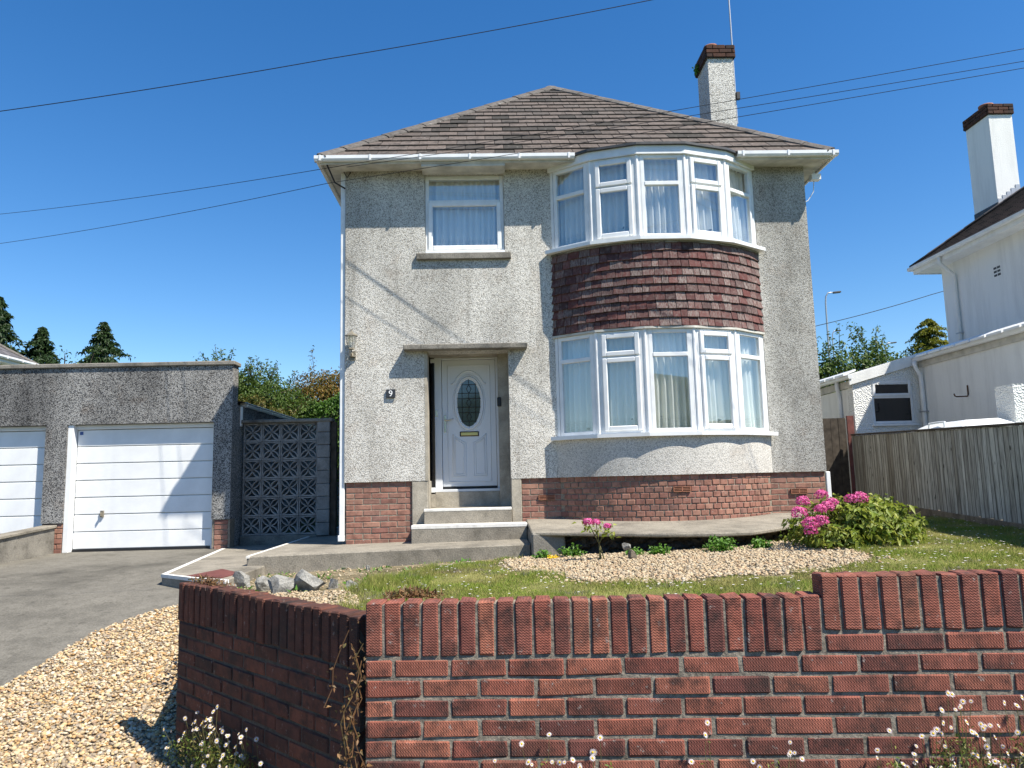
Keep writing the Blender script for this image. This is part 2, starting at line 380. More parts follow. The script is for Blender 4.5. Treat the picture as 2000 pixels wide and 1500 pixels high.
M['leaf_hyd'] = leaf_mat('hydrangea_leaf', [(0.12,0.19,0.02),(0.22,0.28,0.03),(0.32,0.34,0.06),(0.08,0.13,0.015),(0.26,0.30,0.05)])
M['leaf_bright'] = leaf_mat('weed_leaf', [(0.08,0.19,0.02),(0.12,0.26,0.03),(0.06,0.14,0.02)])
M['leaf_daisy'] = leaf_mat('daisy_foliage', [(0.10,0.16,0.025),(0.17,0.23,0.04),(0.22,0.22,0.05),(0.15,0.10,0.04)])
M['dry'] = leaf_mat('dry_brown_plant', [(0.22,0.11,0.05),(0.30,0.17,0.07),(0.15,0.08,0.045),(0.16,0.15,0.05)])
M['petal_pink'] = leaf_mat('pink_petal', [(0.62,0.06,0.26),(0.72,0.12,0.36),(0.80,0.25,0.48),(0.55,0.04,0.22)], 0.3, 0.7)
M['petal_white'] = leaf_mat('white_petal', [(0.82,0.80,0.78),(0.85,0.83,0.83),(0.80,0.66,0.70)], 0.2, 0.7)
M['petal_yellow'] = leaf_mat('yellow_petal', [(0.75,0.50,0.02),(0.85,0.62,0.03)], 0.2, 0.7)
M['stem'] = plain('green_stem', (0.13,0.12,0.045), 0.8)
M['bark'] = plain('bark', (0.10,0.075,0.055), 0.9, 0.2, var=0.4, scale=12)
def pebble_mat(name, cols, island=True):
    t = NT(name)
    if island: r = t.n('ShaderNodeNewGeometry').outputs['Random Per Island']
    else:
        v = t.n('ShaderNodeTexVoronoi', {'Vector': t.coord(), 'Scale': 55.0})
        r = t.n('ShaderNodeSeparateColor', {'Color': v.outputs['Color']}).outputs[0]
        t.bump(t.math('SUBTRACT', 1.0, v.outputs['Distance']), 1.0, 0.012)
    col = t.ramp(r, [(i/(len(cols)-1), c) for i, c in enumerate(cols)], 'LINEAR')
    nz = t.noise(t.coord(), 90, 3)
    col = t.mix(0.4, col, t.ramp(nz, [(0.3, 0.7), (0.65, 1.1)]), 'MULTIPLY')
    return t.fin(col, 0.75, 0.3)
GC = [(0.48,0.35,0.18),(0.60,0.48,0.29),(0.40,0.23,0.09),(0.64,0.55,0.40),(0.30,0.25,0.19),(0.54,0.39,0.20),(0.20,0.175,0.15),(0.50,0.30,0.12),(0.64,0.56,0.43),(0.26,0.15,0.08)]
M['pebble'] = pebble_mat('gravel_pebble', GC); M['gravel_base'] = pebble_mat('gravel_bed', [tuple(x*.6 for x in c) for c in GC], False)
GP = [(0.43,0.33,0.20),(0.50,0.40,0.26),(0.35,0.23,0.13),(0.53,0.45,0.32),(0.28,0.23,0.165),(0.45,0.33,0.20)]
M['pebble_pale'] = pebble_mat('pale_gravel_pebble', GP); M['gravel_pale'] = pebble_mat('pale_gravel_bed', [tuple(x*.7 for x in c) for c in GP], False)
def grass_mat():
    t = NT('grass_blades'); g = t.n('ShaderNodeNewGeometry'); r = g.outputs['Random Per Island']; p = g.outputs['Position']
    col = t.ramp(r, [(0.0,(0.11,0.18,0.02)),(0.4,(0.18,0.26,0.03)),(0.75,(0.26,0.32,0.05)),(1.0,(0.36,0.35,0.10))])
    dry = t.ramp(t.noise(p, 1.6, 6, 0.7), [(0.44, 0.0), (0.64, 0.9)])
    col = t.mix(dry, col, (0.34,0.28,0.12))
    pur = t.math('MULTIPLY', t.ramp(t.noise(p, 2.6, 4, 0.7), [(0.55, 0.0), (0.66, 1.0)]), t.ramp(r, [(0.45, 0.0), (0.5, 0.8)]))
    col = t.mix(pur, col, (0.20,0.155,0.20))
    t.fin(col, 0.7, 0.2)
    tr = t.n('ShaderNodeBsdfTranslucent', {'Color': col}).outputs[0]
    mx = t.n('ShaderNodeMixShader', {0: 0.3, 1: t.b.outputs[0], 2: tr}).outputs[0]
    t.l(mx, t.out.inputs[0]); return t.m
M['grass'] = grass_mat()
_t = NT('garden_soil'); _c = _t.coord()
_k = _t.ramp(_t.noise(_c, 2.4, 7, 0.65), [(0.35,(0.10,0.085,0.045)),(0.5,(0.20,0.165,0.10)),(0.65,(0.30,0.25,0.165))])
_t.bump(_t.noise(_c, 70, 5, 0.7), 0.9, 0.012)
M['soil'] = _t.fin(_t.mix(0.5, _k, _t.ramp(_t.noise(_c, 90, 3), [(0.35, 0.5), (0.65, 1.2)]), 'MULTIPLY'), 0.95, 0.1)
M['field'] = concrete('rough_grassland', (0.10,0.13,0.045), 0.5, 0.15, 0.5, 0.02)
M['asphalt'] = concrete('asphalt', (0.055,0.055,0.055), 0.3, 1.0, 0.5)
def wood_mat():
    t = NT('weathered_fence_wood'); cr = t.coord(rand=True); rnd = t.n('ShaderNodeObjectInfo').outputs['Random']
    g = t.noise(t.n('ShaderNodeMapping', {'Vector': cr, 'Scale': (1,1,0.05)}).outputs[0], 75, 6, 0.65)
    base = t.ramp(rnd, [(0.0,(0.38,0.38,0.35)),(0.25,(0.52,0.53,0.50)),(0.5,(0.31,0.30,0.265)),(0.75,(0.46,0.465,0.435)),(1.0,(0.26,0.245,0.21))])
    col = t.mix(0.85, base, t.ramp(g, [(0.32, 0.15), (0.5, 0.85), (0.68, 1.25)]), 'MULTIPLY')
    k = t.n('ShaderNodeTexVoronoi', {'Vector': t.n('ShaderNodeMapping', {'Vector': cr, 'Scale': (7,7,3.2)}).outputs[0], 'Scale': 1.0})
    col = t.mix(t.ramp(k.outputs['Distance'], [(0.07, 0.9), (0.12, 0.0)]), col, (0.035,0.03,0.025))
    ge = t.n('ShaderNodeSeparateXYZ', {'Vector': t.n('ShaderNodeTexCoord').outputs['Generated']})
    col = t.mix(1.0, col, t.ramp(ge.outputs[0], [(0.0, 0.25), (0.09, 1.0), (0.80, 1.0), (0.92, 0.3)]), 'MULTIPLY')  # shade of the gaps between boards, painted into each board's edge colour
    st = t.ramp(t.noise(t.n('ShaderNodeMapping', {'Vector': cr, 'Scale': (9,9,0.8)}).outputs[0], 1.0, 5, .65), [(0.5, 0.0), (0.66, 1.0)])
    col = t.mix(t.math('MULTIPLY', st, 0.6), col, (0.07,0.06,0.05))
    t.bump(g, 0.7, 0.006)
    return t.fin(col, 0.9, 0.15)
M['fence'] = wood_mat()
M['wood_dark'] = plain('dark_damp_wood', (0.085,0.07,0.055), 0.9, 0.2, var=0.5, scale=10)
M['sleeper'] = concrete('old_sleeper', (0.22,0.185,0.14), 0.6, 3, 0.5, 0.01)
M['plastic'] = plain('white_plastic', (0.78,0.80,0.79), 0.4)

# ------------------------------------------------------------------ terrain
def h(y): return np.interp(y, [-60,2.4,3.1,4.44,6,7.85,9.5,11.5,14,30,90,250], [0,0,.03,.14,.35,.57,.645,.685,.75,1.9,6.5,14])
def g(x, y): return .70 + .04*np.clip(x, -3, 7)
def gz(x, y):
    t = np.clip((x-5.5)/3.0, 0, 1); t = t*t*(3-2*t)
    return h(y)*(1-t) + np.maximum(h(y), .95)*t
def sheet(name, poly, step, zf, mat, dz=0.0, thick=None):
    xs = [p[0] for p in poly]; ys = [p[1] for p in poly]
    nx = max(2, int((max(xs)-min(xs))/step)+1); ny = max(2, int((max(ys)-min(ys))/step)+1)
    bm = bmesh.new(); f = bm.faces.new([bm.verts.new((x, y, 0)) for x, y in poly])
    geom = list(bm.verts)+list(bm.edges)+list(bm.faces)
    for i in range(1, nx):
        x = min(xs)+(max(xs)-min(xs))*i/nx
        geom = list(bm.verts)+list(bm.edges)+list(bm.faces)
        bmesh.ops.bisect_plane(bm, geom=geom, plane_co=(x,0,0), plane_no=(1,0,0))
    for i in range(1, ny):
        y = min(ys)+(max(ys)-min(ys))*i/ny
        geom = list(bm.verts)+list(bm.edges)+list(bm.faces)
        bmesh.ops.bisect_plane(bm, geom=geom, plane_co=(0,y,0), plane_no=(0,1,0))
    for v in bm.verts: v.co.z = float(zf(v.co.x, v.co.y)) + dz
    bmesh.ops.recalc_face_normals(bm, faces=bm.faces)
    for f in bm.faces:
        if f.normal.z < 0: f.normal_flip()
    me = bpy.data.meshes.new(name); bm.to_mesh(me); bm.free(); me.materials.append(mat)
    return tag(obj(name, me), kind='structure')
# far ground as one grid, growing coarser with distance
_xs = np.unique(np.concatenate([np.linspace(-300,-20,12), np.linspace(-20,25,46), np.linspace(25,300,12)]))
_ys = np.unique(np.concatenate([np.linspace(-400,-60,10), np.linspace(-60,0,13), np.linspace(0,14,57), np.linspace(14,120,30), np.linspace(120,400,8)]))
def ground_z(x, y):
    z = gz(x, y) - 0.03
    # land across the road climbs to a low hill
    hill = np.clip((-y-26)/55, 0, 1); hill = hill*hill*(3-2*hill)
    z = z + hill*(11 + 5*np.sin(x*0.035+1.1) + 2.0*np.sin(x*0.11+0.4))
    return z
GX, GY = np.meshgrid(_xs, _ys); GZ = ground_z(GX, GY)
_nx, _ny = len(_xs), len(_ys); _id = np.arange(_nx*_ny).reshape(_ny, _nx)
_f = np.stack([_id[:-1,:-1], _id[:-1,1:], _id[1:,1:], _id[1:,:-1]], -1).reshape(-1, 4)
tag(obj('ground', mesh_np('ground', np.stack([GX.ravel(), GY.ravel(), GZ.ravel()], 1), _f, M['field'])), kind='structure')
flat0 = lambda x, y: 0.0
tag(MB().box(-60,60,-9.2,-0.6,-.12,.004).build('road', M['asphalt']), kind='structure')
pv = MB(); pv.box(-60,60,-.6,2.42,-.1,.008)
tag(pv.build('pavement', M['asphalt']), kind='structure')
DRIVE = [(-6.5,2.4),(-3.75,2.4),(-3.55,4.2),(-3.38,5.42),(-3.35,5.9),(-3.36,6.48),(-3.2,6.97),(-2.9,7.45),(-2.75,7.9),(-2.75,12.1),(-4.1,12.1),(-4.1,11.62),(-11,11.62),(-11,2.4)]
sheet('driveway', DRIVE, .35, lambda x, y: h(y), M['driveway'], 0.004)
A = Vector((-.515,3.08,0)); DF = Vector((math.cos(R(-4.4)), math.sin(R(-4.4)), 0)); S = Vector((-1.82,4.44,0))
GRAV = [(-3.75,2.42),(-3.55,4.2),(-3.38,5.42),(-3.35,5.9),(-3.36,6.48),(-3.2,6.97),(-2.9,7.45),(-2.5,7.6),(-1.8,4.52),(-.5,3.1),(-.45,2.42)]
sheet('gravel_strip', GRAV, .35, lambda x, y: h(y), M['gravel_base'], 0.008)
NF = Vector((-DF.y, DF.x, 0))
w0 = A + NF*.05; w1 = A + DF*6.2 + NF*.05
GARD = [(w0.x,w0.y),(w1.x,w1.y),(6.6,7.6),(7.2,11.2),(7.2,16),(4.4,16),(4.4,10.05),(-1.0,10.05),(-1.0,9.2),(-2.8,9.2),(-2.65,7.75),(-2.58,7.45),(S.x+.1,S.y+.02)]
sheet('garden_bed', GARD, .3, g, M['soil'])
# low edging that holds the bed between the wall's end and the path
ed = MB(); ed.prism([(S.x+.07,S.y+.05,.05),(S.x+.15,S.y+.08,.05),(-2.52,7.6,.3),(-2.62,7.55,.3)], [(S.x+.07,S.y+.05,.70),(S.x+.15,S.y+.08,.70),(-2.52,7.6,.66),(-2.62,7.55,.66)])
tag(ed.build('garden_edging', M['concrete_dark'], bevel=.01), 'low weathered concrete edging behind the end of the angled brick wall', 'edging')
# side path beside the driveway, level, with a white painted nosing
sp = MB()
pts = [(-3.52,8.23),(-3.06,7.84),(-2.62,7.55),(-2.62,12.4),(-4.08,12.4),(-4.02,11.45)]
sp.prism([(x,y,.3) for x, y in pts], [(x,y,.70) for x, y in pts])
side_path = tag(sp.build('side_path', M['concrete'], bevel=.008), kind='structure')
ln = MB()
def strip(mb, a, b, wd, z, t=.004, drop=0.0):
    a, b = Vector((*a, 0)), Vector((*b, 0)); d = (b-a).normalized(); n = Vector((-d.y, d.x, 0))*wd
    mb.prism([(p.x,p.y,z-drop) for p in (a,b,b+n,a+n)], [(p.x,p.y,z+t) for p in (a,b,b+n,a+n)])
strip(ln, (-3.525,8.225), (-4.03,11.45), -.055, .70); strip(ln, (-3.06,7.835), (-3.53,8.23), -.05, .70, .005, .03); strip(ln, (-2.62,7.545), (-3.06,7.835), -.05, .70, .005, .03)
o = ln.build('painted_edge_line', M['white_paint'], side_path)
tr = MB(); tr.prism([(x,y,.70) for x, y in ((-3.16,7.98),(-2.72,7.72),(-2.66,8.12),(-3.0,8.56))], [(x,y,.708) for x, y in ((-3.16,7.98),(-2.72,7.72),(-2.66,8.12),(-3.0,8.56))])
tag(tr.build('drain_cover', M['red_paint']), 'flat faded red drain cover let into the side path', 'drain cover')
# front path along the house
def pz(x): return .857 + .018*x
fp = MB()
pts = [(-2.83,8.85),(.44,8.85),(.44,10.2),(-1.9,10.2),(-1.9,16.5),(-2.95,16.5)]
fp.prism([(x,y,.35) for x, y in pts], [(x,y,pz(x)) for x, y in pts])
front_path = tag(fp.build('front_path', M['concrete'], bevel=.012), kind='structure')
l2 = MB(); strip(l2, (-2.835,8.84), (-2.95,16), -.04, .806, .006, .02)
l2.build('painted_edge_line', M['white_paint'], front_path)
# path round the bay, a slab worn away underneath
def bz(y): return 1.085 - .06*(10-y)
edge = [(.445,8.72),(.62,8.68),(.85,8.62),(1.36,8.46),(1.9,8.31),(2.4,8.24),(2.85,8.27),(3.2,8.5),(3.5,8.75),(3.9,8.85),(4.75,8.9)]
bp = MB(); top = edge + [(4.75,10.2),(.445,10.2)]
bp.prism([(x,y,bz(y)-.045) for x, y in top], [(x,y,bz(y)) for x, y in top])
bay_path = tag(bp.build('bay_path', M['concrete'], bevel=.012), kind='structure')
bl = MB(); bl.box(.445,.83,8.70,10.15,.5,1.0); bl.build('concrete_block_face', M['concrete_dark'], bay_path, bevel=.02)
# eroded rubble face under the slab
vs = []; fs = []; nu, nv = 120, 10
for i in range(nu+1):
    t = i/nu*(len(edge)-2)+1; k = min(int(t), len(edge)-2); f = t-k
    x = edge[k][0]*(1-f)+edge[k+1][0]*f; y = edge[k][1]*(1-f)+edge[k+1][1]*f
    zt = bz(y)-.03
    for j in range(nv+1):
        q = j/nv; n = math.sin(x*17+j*1.7)*.02 + math.sin(x*41+j*2.9)*.015 + random.uniform(-.02,.02)
        vs.append((x + random.uniform(-.01,.01), y + .10 + .07*math.sin(q*3.1) + n*1.3, zt*(1-q) + .62*q))
for i in range(nu):
    for j in range(nv):
        a = i*(nv+1)+j; fs.append((a, a+nv+1, a+nv+2, a+1))
er = MB(); er.add(vs, fs); er.build('rubble_face', M['earth'], bay_path)

# ------------------------------------------------------------------ bricks
_bc = {}
def brick_mesh(l, d, hh, mat, var):
    key = (round(l,3), round(d,3), round(hh,3), mat.name, var)
    if key not in _bc:
        rr = random.Random(hash(key[:3]) + var)
        me = MB().box(-l/2,l/2,-d/2,d/2,-hh/2,hh/2).mesh('brick', mat, bevel=.0055)
        for v in me.vertices:
            v.co += Vector((rr.uniform(-.0035,.003), rr.uniform(-.0015,.0015), rr.uniform(-.003,.0025)))
        _bc[key] = me
    return _bc[key]
def put_brick(parent, pos, l, d, hh, mat, yaw=0, upright=False, name='brick', jit=.002):
    me = brick_mesh(l, d, hh, mat, random.randrange(4))
    rot = Euler((0, R(90) if upright else 0, 0)).to_matrix()
    flip = Matrix.Rotation(math.pi, 3, 'Y') if random.random() < .5 else Matrix.Identity(3)
    rot = Matrix.Rotation(yaw + random.uniform(-.008,.008), 3, 'Z') @ rot @ flip
    n = Vector((-math.sin(yaw), math.cos(yaw), 0))
    return obj(name, me, parent, Vector(pos) + n*random.uniform(-jit, jit), rot)
def stretcher_row(parent, org, d, z, s0, s1, first, mat, yaw, dep=.1025, hh=.0640, pitch=.225, mort=.0105, name='brick', zs=0.0):
    s = s0; a = first
    while s < s1 - .03:
        e = min(s+a, s1); L = e-s-mort
        if L > .025:
            p = org + d*((s+e)/2); put_brick(parent, (p.x, p.y, z+zs*((s+e)/2)), L, dep, hh, mat, yaw, name=name)
        s = e; a = pitch
# front wall
fw = thing('brick_garden_wall', (A.x,A.y,0), 'long red rustic brick wall with upright brick coping, stepping up, along the front', 'wall')
yawF = R(-4.4); mid = A + NF*.05125
LEN = 5.6; STEP = 1.785; pitchS = STEP/24
core = MB()
def wallbox(mb, org, d, n, s0, s1, o0, o1, z0, z1):
    a = org+d*s0; b = org+d*s1
    P = [a+n*o0, b+n*o0, b+n*o1, a+n*o1]
    mb.prism([(p.x,p.y,z0) for p in P], [(p.x,p.y,z1) for p in P])
wallbox(core, A, DF, NF, .004, LEN, .0045, .098, -.1, 1.119); core.build('mortar', M['mortar'], fw)
core = MB(); wallbox(core, A, DF, NF, STEP+.02, LEN, .0047, .0978, 1.1195, 1.194); core.build('mortar', M['mortar'], fw)
for k in range(24):
    s = pitchS*(k+.5); p = mid + DF*s
    put_brick(fw, (p.x,p.y,1.0265+random.uniform(-.002,.002)), .207, .106, .0640, M['brick_wall'], yawF+0, True, 'coping_brick')
k = 0
while STEP + .0755*(k+1) < LEN:
    s = STEP + .0755*(k+.5); p = mid + DF*s
    b = put_brick(fw, (p.x,p.y,1.1015+random.uniform(-.002,.002)), .207, .106, .0645, M['brick_wall'], yawF, True, 'coping_brick')
    k += 1
stretcher_row(fw, mid, DF, .9525, STEP+.004, LEN, .225, M['brick_wall'], yawF)
for r in range(11):
    stretcher_row(fw, mid, DF, .876-.0754*r, 0, 4.2 if r > 6 else LEN, .1125 if r % 2 == 0 else .225, M['brick_wall'], yawF)
# angled return, in shade and sooty
DS = (S-A); DS = DS.normalized(); A2 = A + DS*.045 + Vector((0,.03,0)); LS = (S-A2).length
NS = Vector((DS.y,-DS.x,0))            # towards the garden
yawS = math.atan2(-DS.y, -DS.x)
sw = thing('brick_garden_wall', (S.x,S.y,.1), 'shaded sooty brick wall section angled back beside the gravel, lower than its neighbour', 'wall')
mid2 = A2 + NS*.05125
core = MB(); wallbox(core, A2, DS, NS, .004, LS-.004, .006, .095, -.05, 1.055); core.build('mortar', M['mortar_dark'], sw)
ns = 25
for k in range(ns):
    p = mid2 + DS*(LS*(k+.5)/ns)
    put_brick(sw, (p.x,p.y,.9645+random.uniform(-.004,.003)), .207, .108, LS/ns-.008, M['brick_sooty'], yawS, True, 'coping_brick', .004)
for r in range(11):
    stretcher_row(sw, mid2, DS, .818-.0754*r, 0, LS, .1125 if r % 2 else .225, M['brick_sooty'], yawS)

# ------------------------------------------------------------------ the house
house = thing('detached_house', (1.28,10,.85), 'two storey pebbledashed house with curved bay and brown tiled hip roof', 'house')
X0, X1, YF, YB = -1.94, 4.505, 10.0, 18.2; ZT = 5.92
BCX, BR, BSAG = 2.33, 2.028, .6
BCY = YF - BSAG + BR                     # centre of the bay's circle
HALF = math.asin(1.44/BR)
def wall_holes(mb, x0, x1, z0, z1, holes, y, depth):
    xs = sorted({x0, x1, *[a for hl in holes for a in hl[:2]]}); zs = sorted({z0, z1, *[a for hl in holes for a in hl[2:]]})
    xs = [x for x in xs if x0 <= x <= x1]; zs = [z for z in zs if z0 <= z <= z1]
    for i in range(len(xs)-1):
        for j in range(len(zs)-1):
            cx, cz = (xs[i]+xs[i+1])/2, (zs[j]+zs[j+1])/2
            if any(a < cx < b and c < cz < d for a, b, c, d in holes): continue
            mb.add([(xs[i],y,zs[j]),(xs[i+1],y,zs[j]),(xs[i+1],y,zs[j+1]),(xs[i],y,zs[j+1])], [(0,1,2,3)])
            mb.add([(xs[i],y+depth,zs[j]),(xs[i+1],y+depth,zs[j]),(xs[i+1],y+depth,zs[j+1]),(xs[i],y+depth,zs[j+1])], [(3,2,1,0)])
    for a, b, c, d in holes:
        low = c < z0; c = max(c, z0); d = min(d, z1)
        for q in ([(a,y,c),(a,y+depth,c),(a,y+depth,d),(a,y,d)], [(b,y,c),(b,y,d),(b,y+depth,d),(b,y+depth,c)], [(a,y,d),(a,y+depth,d),(b,y+depth,d),(b,y,d)], [(a,y,c),(b,y,c),(b,y+depth,c),(a,y+depth,c)])[:3 if low else 4]:
            mb.add(q, [(0,1,2,3)])
    cuts = sorted(hl[:2] for hl in holes if hl[2] < z0); xa = x0
    for ca, cb in cuts + [(x1, x1)]:
        mb.add([(xa,y,z0),(ca,y,z0),(ca,y+depth,z0),(xa,y+depth,z0)], [(3,2,1,0)]); xa = cb
    mb.add([(x1,y,z0),(x1,y+depth,z0),(x1,y+depth,z1),(x1,y,z1)], [(0,1,2,3)])
    mb.add([(x0,y,z0),(x0,y+depth,z0),(x0,y+depth,z1),(x0,y,z1)], [(3,2,1,0)])
def raw(mb, name, mat, parent):
    me = bpy.data.meshes.new(name); me.from_pydata(mb.v, [], mb.f); me.materials.append(mat); return obj(name, me, parent)
WIN1 = (-.85,.25,4.70,5.86); DOOR = (-.84,.26,.9,3.36); BAYH = (.93,3.77,.9,ZT+.1)
mb = MB(); wall_holes(mb, X0, X1, 1.625, ZT+.06, [WIN1, DOOR, BAYH], YF, .28)
raw(mb, 'front_wall', M['dash'], house)
boxes('flank_wall', M['dash'], house, [(X0+.001,X0+.25,YF+.281,YB,.6,ZT+.05),(X1-.25,X1-.001,YF+.281,YB,.6,ZT+.05),(X0+.25,X1-.25,YB-.25,YB-.001,.6,ZT+.05)])
boxes('interior_wall', M['interior'], house, [(-1.6,4.2,12.6,12.7,.9,5.9),(-1.6,4.2,10.3,12.6,3.62,3.72),(-1.6,4.2,10.9,12.6,.9,1.0),(.55,.63,10.3,12.6,1.0,5.9)])
# plinth: mortar core with real bricks
PL = boxes('plinth', M['mortar'], house, [(a,b,YF+.036,YF+.28,.6,1.632) for a, b in ((X0+.012,-1.055),(.395,.95),(3.74,X1-.012))])
pl_bricks = 0
for plinth, a, b, z0 in ((PL[0],X0+.012,-1.055,.86),(PL[1],.395,.93,1.06),(PL[2],3.74,X1-.012,1.06)):
    r = 0; z = 1.594
    while z > z0 - .03:
        first = .225 if r % 2 else .1125
        stretcher_row(plinth, Vector((a, YF+.082, 0)), Vector((1,0,0)), z, 0, b-a, first, M['brick_house'], 0); z -= .075; r += 1
# curved part of the plinth: headers
RB = BR - .03; arc = 2*HALF*RB; mbb = MB()
def arc_wall(mb, rad, z0, z1, thick, n=48, half=HALF):
    for i in range(n):
        a0 = -half + 2*half*i/n; a1 = -half + 2*half*(i+1)/n
        P = lambda a, r: (BCX + r*math.sin(a), BCY - r*math.cos(a))
        q = [P(a0,rad), P(a1,rad), P(a1,rad-thick), P(a0,rad-thick)]
        mb.prism([(*p,z0) for p in q], [(*p,z1) for p in q])
mbb = MB()
n = 60; vs = []; fs = []
def arc_shell(rad, zs_, n=60, half=HALF, radf=None):
    vs = []; fs = []
    for i in range(n+1):
        a = -half + 2*half*i/n
        for j, z in enumerate(zs_):
            r = rad if radf is None else radf(j)
            vs.append((BCX + r*math.sin(a), BCY - r*math.cos(a), z))
    m = len(zs_)
    for i in range(n):
        for j in range(m-1): fs.append((i*m+j, (i+1)*m+j, (i+1)*m+j+1, i*m+j+1))
    return vs, fs
v_, f_ = arc_shell(RB-.010, [.85,1.634]); mbb.add(v_, f_); bayplinth = raw(mbb, 'bay_plinth', M['mortar'], house)
nh = int(arc/.1135); da = 2*HALF/nh
for r in range(8):
    z = 1.594-.075*r; off = .5 if r % 2 else 0
    for i in range(nh + (1 if off else 0)):
        a = -HALF + da*(i+.5-off)
        if a < -HALF+.01 or a > HALF-.01: continue
        rr = RB-.05
        if r in (2,) and abs(a-.03) < da*.99: continue
        put_brick(bayplinth, (BCX+rr*math.sin(a), BCY-rr*math.cos(a), z), da*RB-.012, .1, .0635, M['brick_house'], a, jit=.003)
# air bricks
def airbrick(parent, pos, yaw):
    mb = MB(); mb.box(-.108,.108,-.02,.05,-.034,-.030)
    for sx in (-.1065,0,.1065): mb.box(sx-.005,sx+.005,-.02,.05,-.034,.034)
    for k in range(4): mb.box(-.1055,.1055,-.018,.05,-.0335+k*.0195,-.0255+k*.0195)
    m_ = mb.mesh('air_brick', M['terracotta']); o = obj('air_brick', m_, parent, pos, Matrix.Rotation(yaw,3,'Z'))
    bk = MB(); bk.box(-.1,.1,.02,.03,-.03,.03); obj('vent_backing', bk.mesh('vent_backing', M['black']), parent, pos, Matrix.Rotation(yaw,3,'Z'))
airbrick(bayplinth, (BCX+RB*math.sin(.03), BCY-RB*math.cos(.03), 1.444), .03)
airbrick(PL[1], (.86-.13, YF+.027, 1.369), 0); airbrick(PL[2], (4.12, YF+.027, 1.369), 0)
# curved render below the lower bay window
mb = MB(); v_, f_ = arc_shell(BR+.004, [1.625,2.12]); mb.add(v_, f_); v_, f_ = arc_shell(BR+.004, [1.625,1.6251], radf=lambda j: BR+.004-.05*j); mb.add(v_, f_)
raw(mb, 'bay_render', M['dash_bay'], house)
# door surround
boxes('door_surround', M['reveal'], house, [(-1.055,-.84,YF+.004,YF+.6,.84,1.623),(.26,.395,YF+.004,YF+.6,1.0,1.623)], .008)
boxes('door_reveal', M['reveal'], house, [(-.875,-.838,YF-.002,YF+.27,1.6235,3.36),(.115,.262,YF+.30,YF+.78,1.26,3.40),(-.84,.2625,YF+.02,YF+.8,3.361,3.42),(-.8375,-.83,YF+.02,YF+.18,1.26,3.36),(-.8375,-.781,YF+.45,YF+.8,1.26,1.44)])
mb = MB(); mb.box(-1.145,.515,YF-.155,YF+.02,3.362,3.432); mb.build('door_canopy', M['concrete_dark'], house, bevel=.008)
# steps
mb = MB(); mb.box(-1.03,.44,9.65,10.6,.7,1.06); s1 = mb.build('step', M['concrete'], house, bevel=.008)
mb = MB(); mb.box(-1.032,.442,9.646,9.9,1.015,1.064); mb.build('painted_nosing', M['white_paint'], s1, bevel=.006)
mb = MB(); mb.box(-.89,.255,9.9,10.75,1.0,1.255); s2 = mb.build('step', M['concrete'], house, bevel=.008)
mb = MB(); mb.box(-.892,.257,9.896,9.98,1.222,1.259); mb.build('painted_nosing', M['white_paint'], s2, bevel=.006)
mb = MB(); mb.box(-.78,.115,10.52,10.8,1.2,1.462); mb.build('threshold_riser', M['reveal'], house)
# left first floor window
def sash(mb, c0, u, z0, z1, w_, fw_, out, n, dep=.05):
    """rectangular frame ring in the plane through c0 along u"""
    for a, b, c, d in ((0,fw_,z0,z1),(w_-fw_,w_,z0,z1),(fw_,w_-fw_,z0,z0+fw_),(fw_,w_-fw_,z1-fw_,z1)):
        p = c0 + u*((a+b)/2) + n*(out-dep/2); mb.obox((p.x,p.y,(c+d)/2), u*((b-a)/2), n*(dep/2), (0,0,(d-c)/2))
def pane(parent, c0, u, n, a, b, z0, z1, out=-.01, mat='glass'):
    mb = MB(); p = c0 + u*((a+b)/2) + n*out; mb.obox((p.x,p.y,(z0+z1)/2), u*((b-a)/2), n*.003, (0,0,(z1-z0)/2))
    return mb.build('pane', M[mat], parent)
u0, n0 = Vector((1,0,0)), Vector((0,-1,0))
c0 = Vector((-.848,YF+.045,0)); mb = MB(); W = 1.096
sash(mb, c0, u0, 4.765, 5.86, W, .055, 0, n0, .07)
mb.obox((c0.x+W/2, c0.y+.03, 5.475), u0*(W/2-.06), n0*.035, (0,0,.03))
window1 = mb.build('window', M['pvc'], house, bevel=.006)
mb = MB(); sash(mb, c0+u0*.04, u0, 4.785, 5.472, W-.08, .062, .018, n0, .05); mb.build('sash', M['pvc'], window1, bevel=.008)
mb = MB(); mb.box(-.848,.248,YF-.002,YF+.06,4.722,4.764); mb.build('window_sill', M['pvc'], window1, bevel=.006)
pane(window1, c0, u0, n0, .055, W-.055, 5.505, 5.805, -.02); pane(window1, c0, u0, n0, .102, W-.102, 4.847, 5.41, -.006)
mb = MB(); mb.box(-.97,.33,9.945,10.2,4.63,4.719); mb.build('concrete_sill', M['concrete_dark'], house, bevel=.008)
mb = MB(); mb.box(-.87,.27,9.72,10.02,5.862,5.918); mb.build('window_head_box', M['soffit'], house)
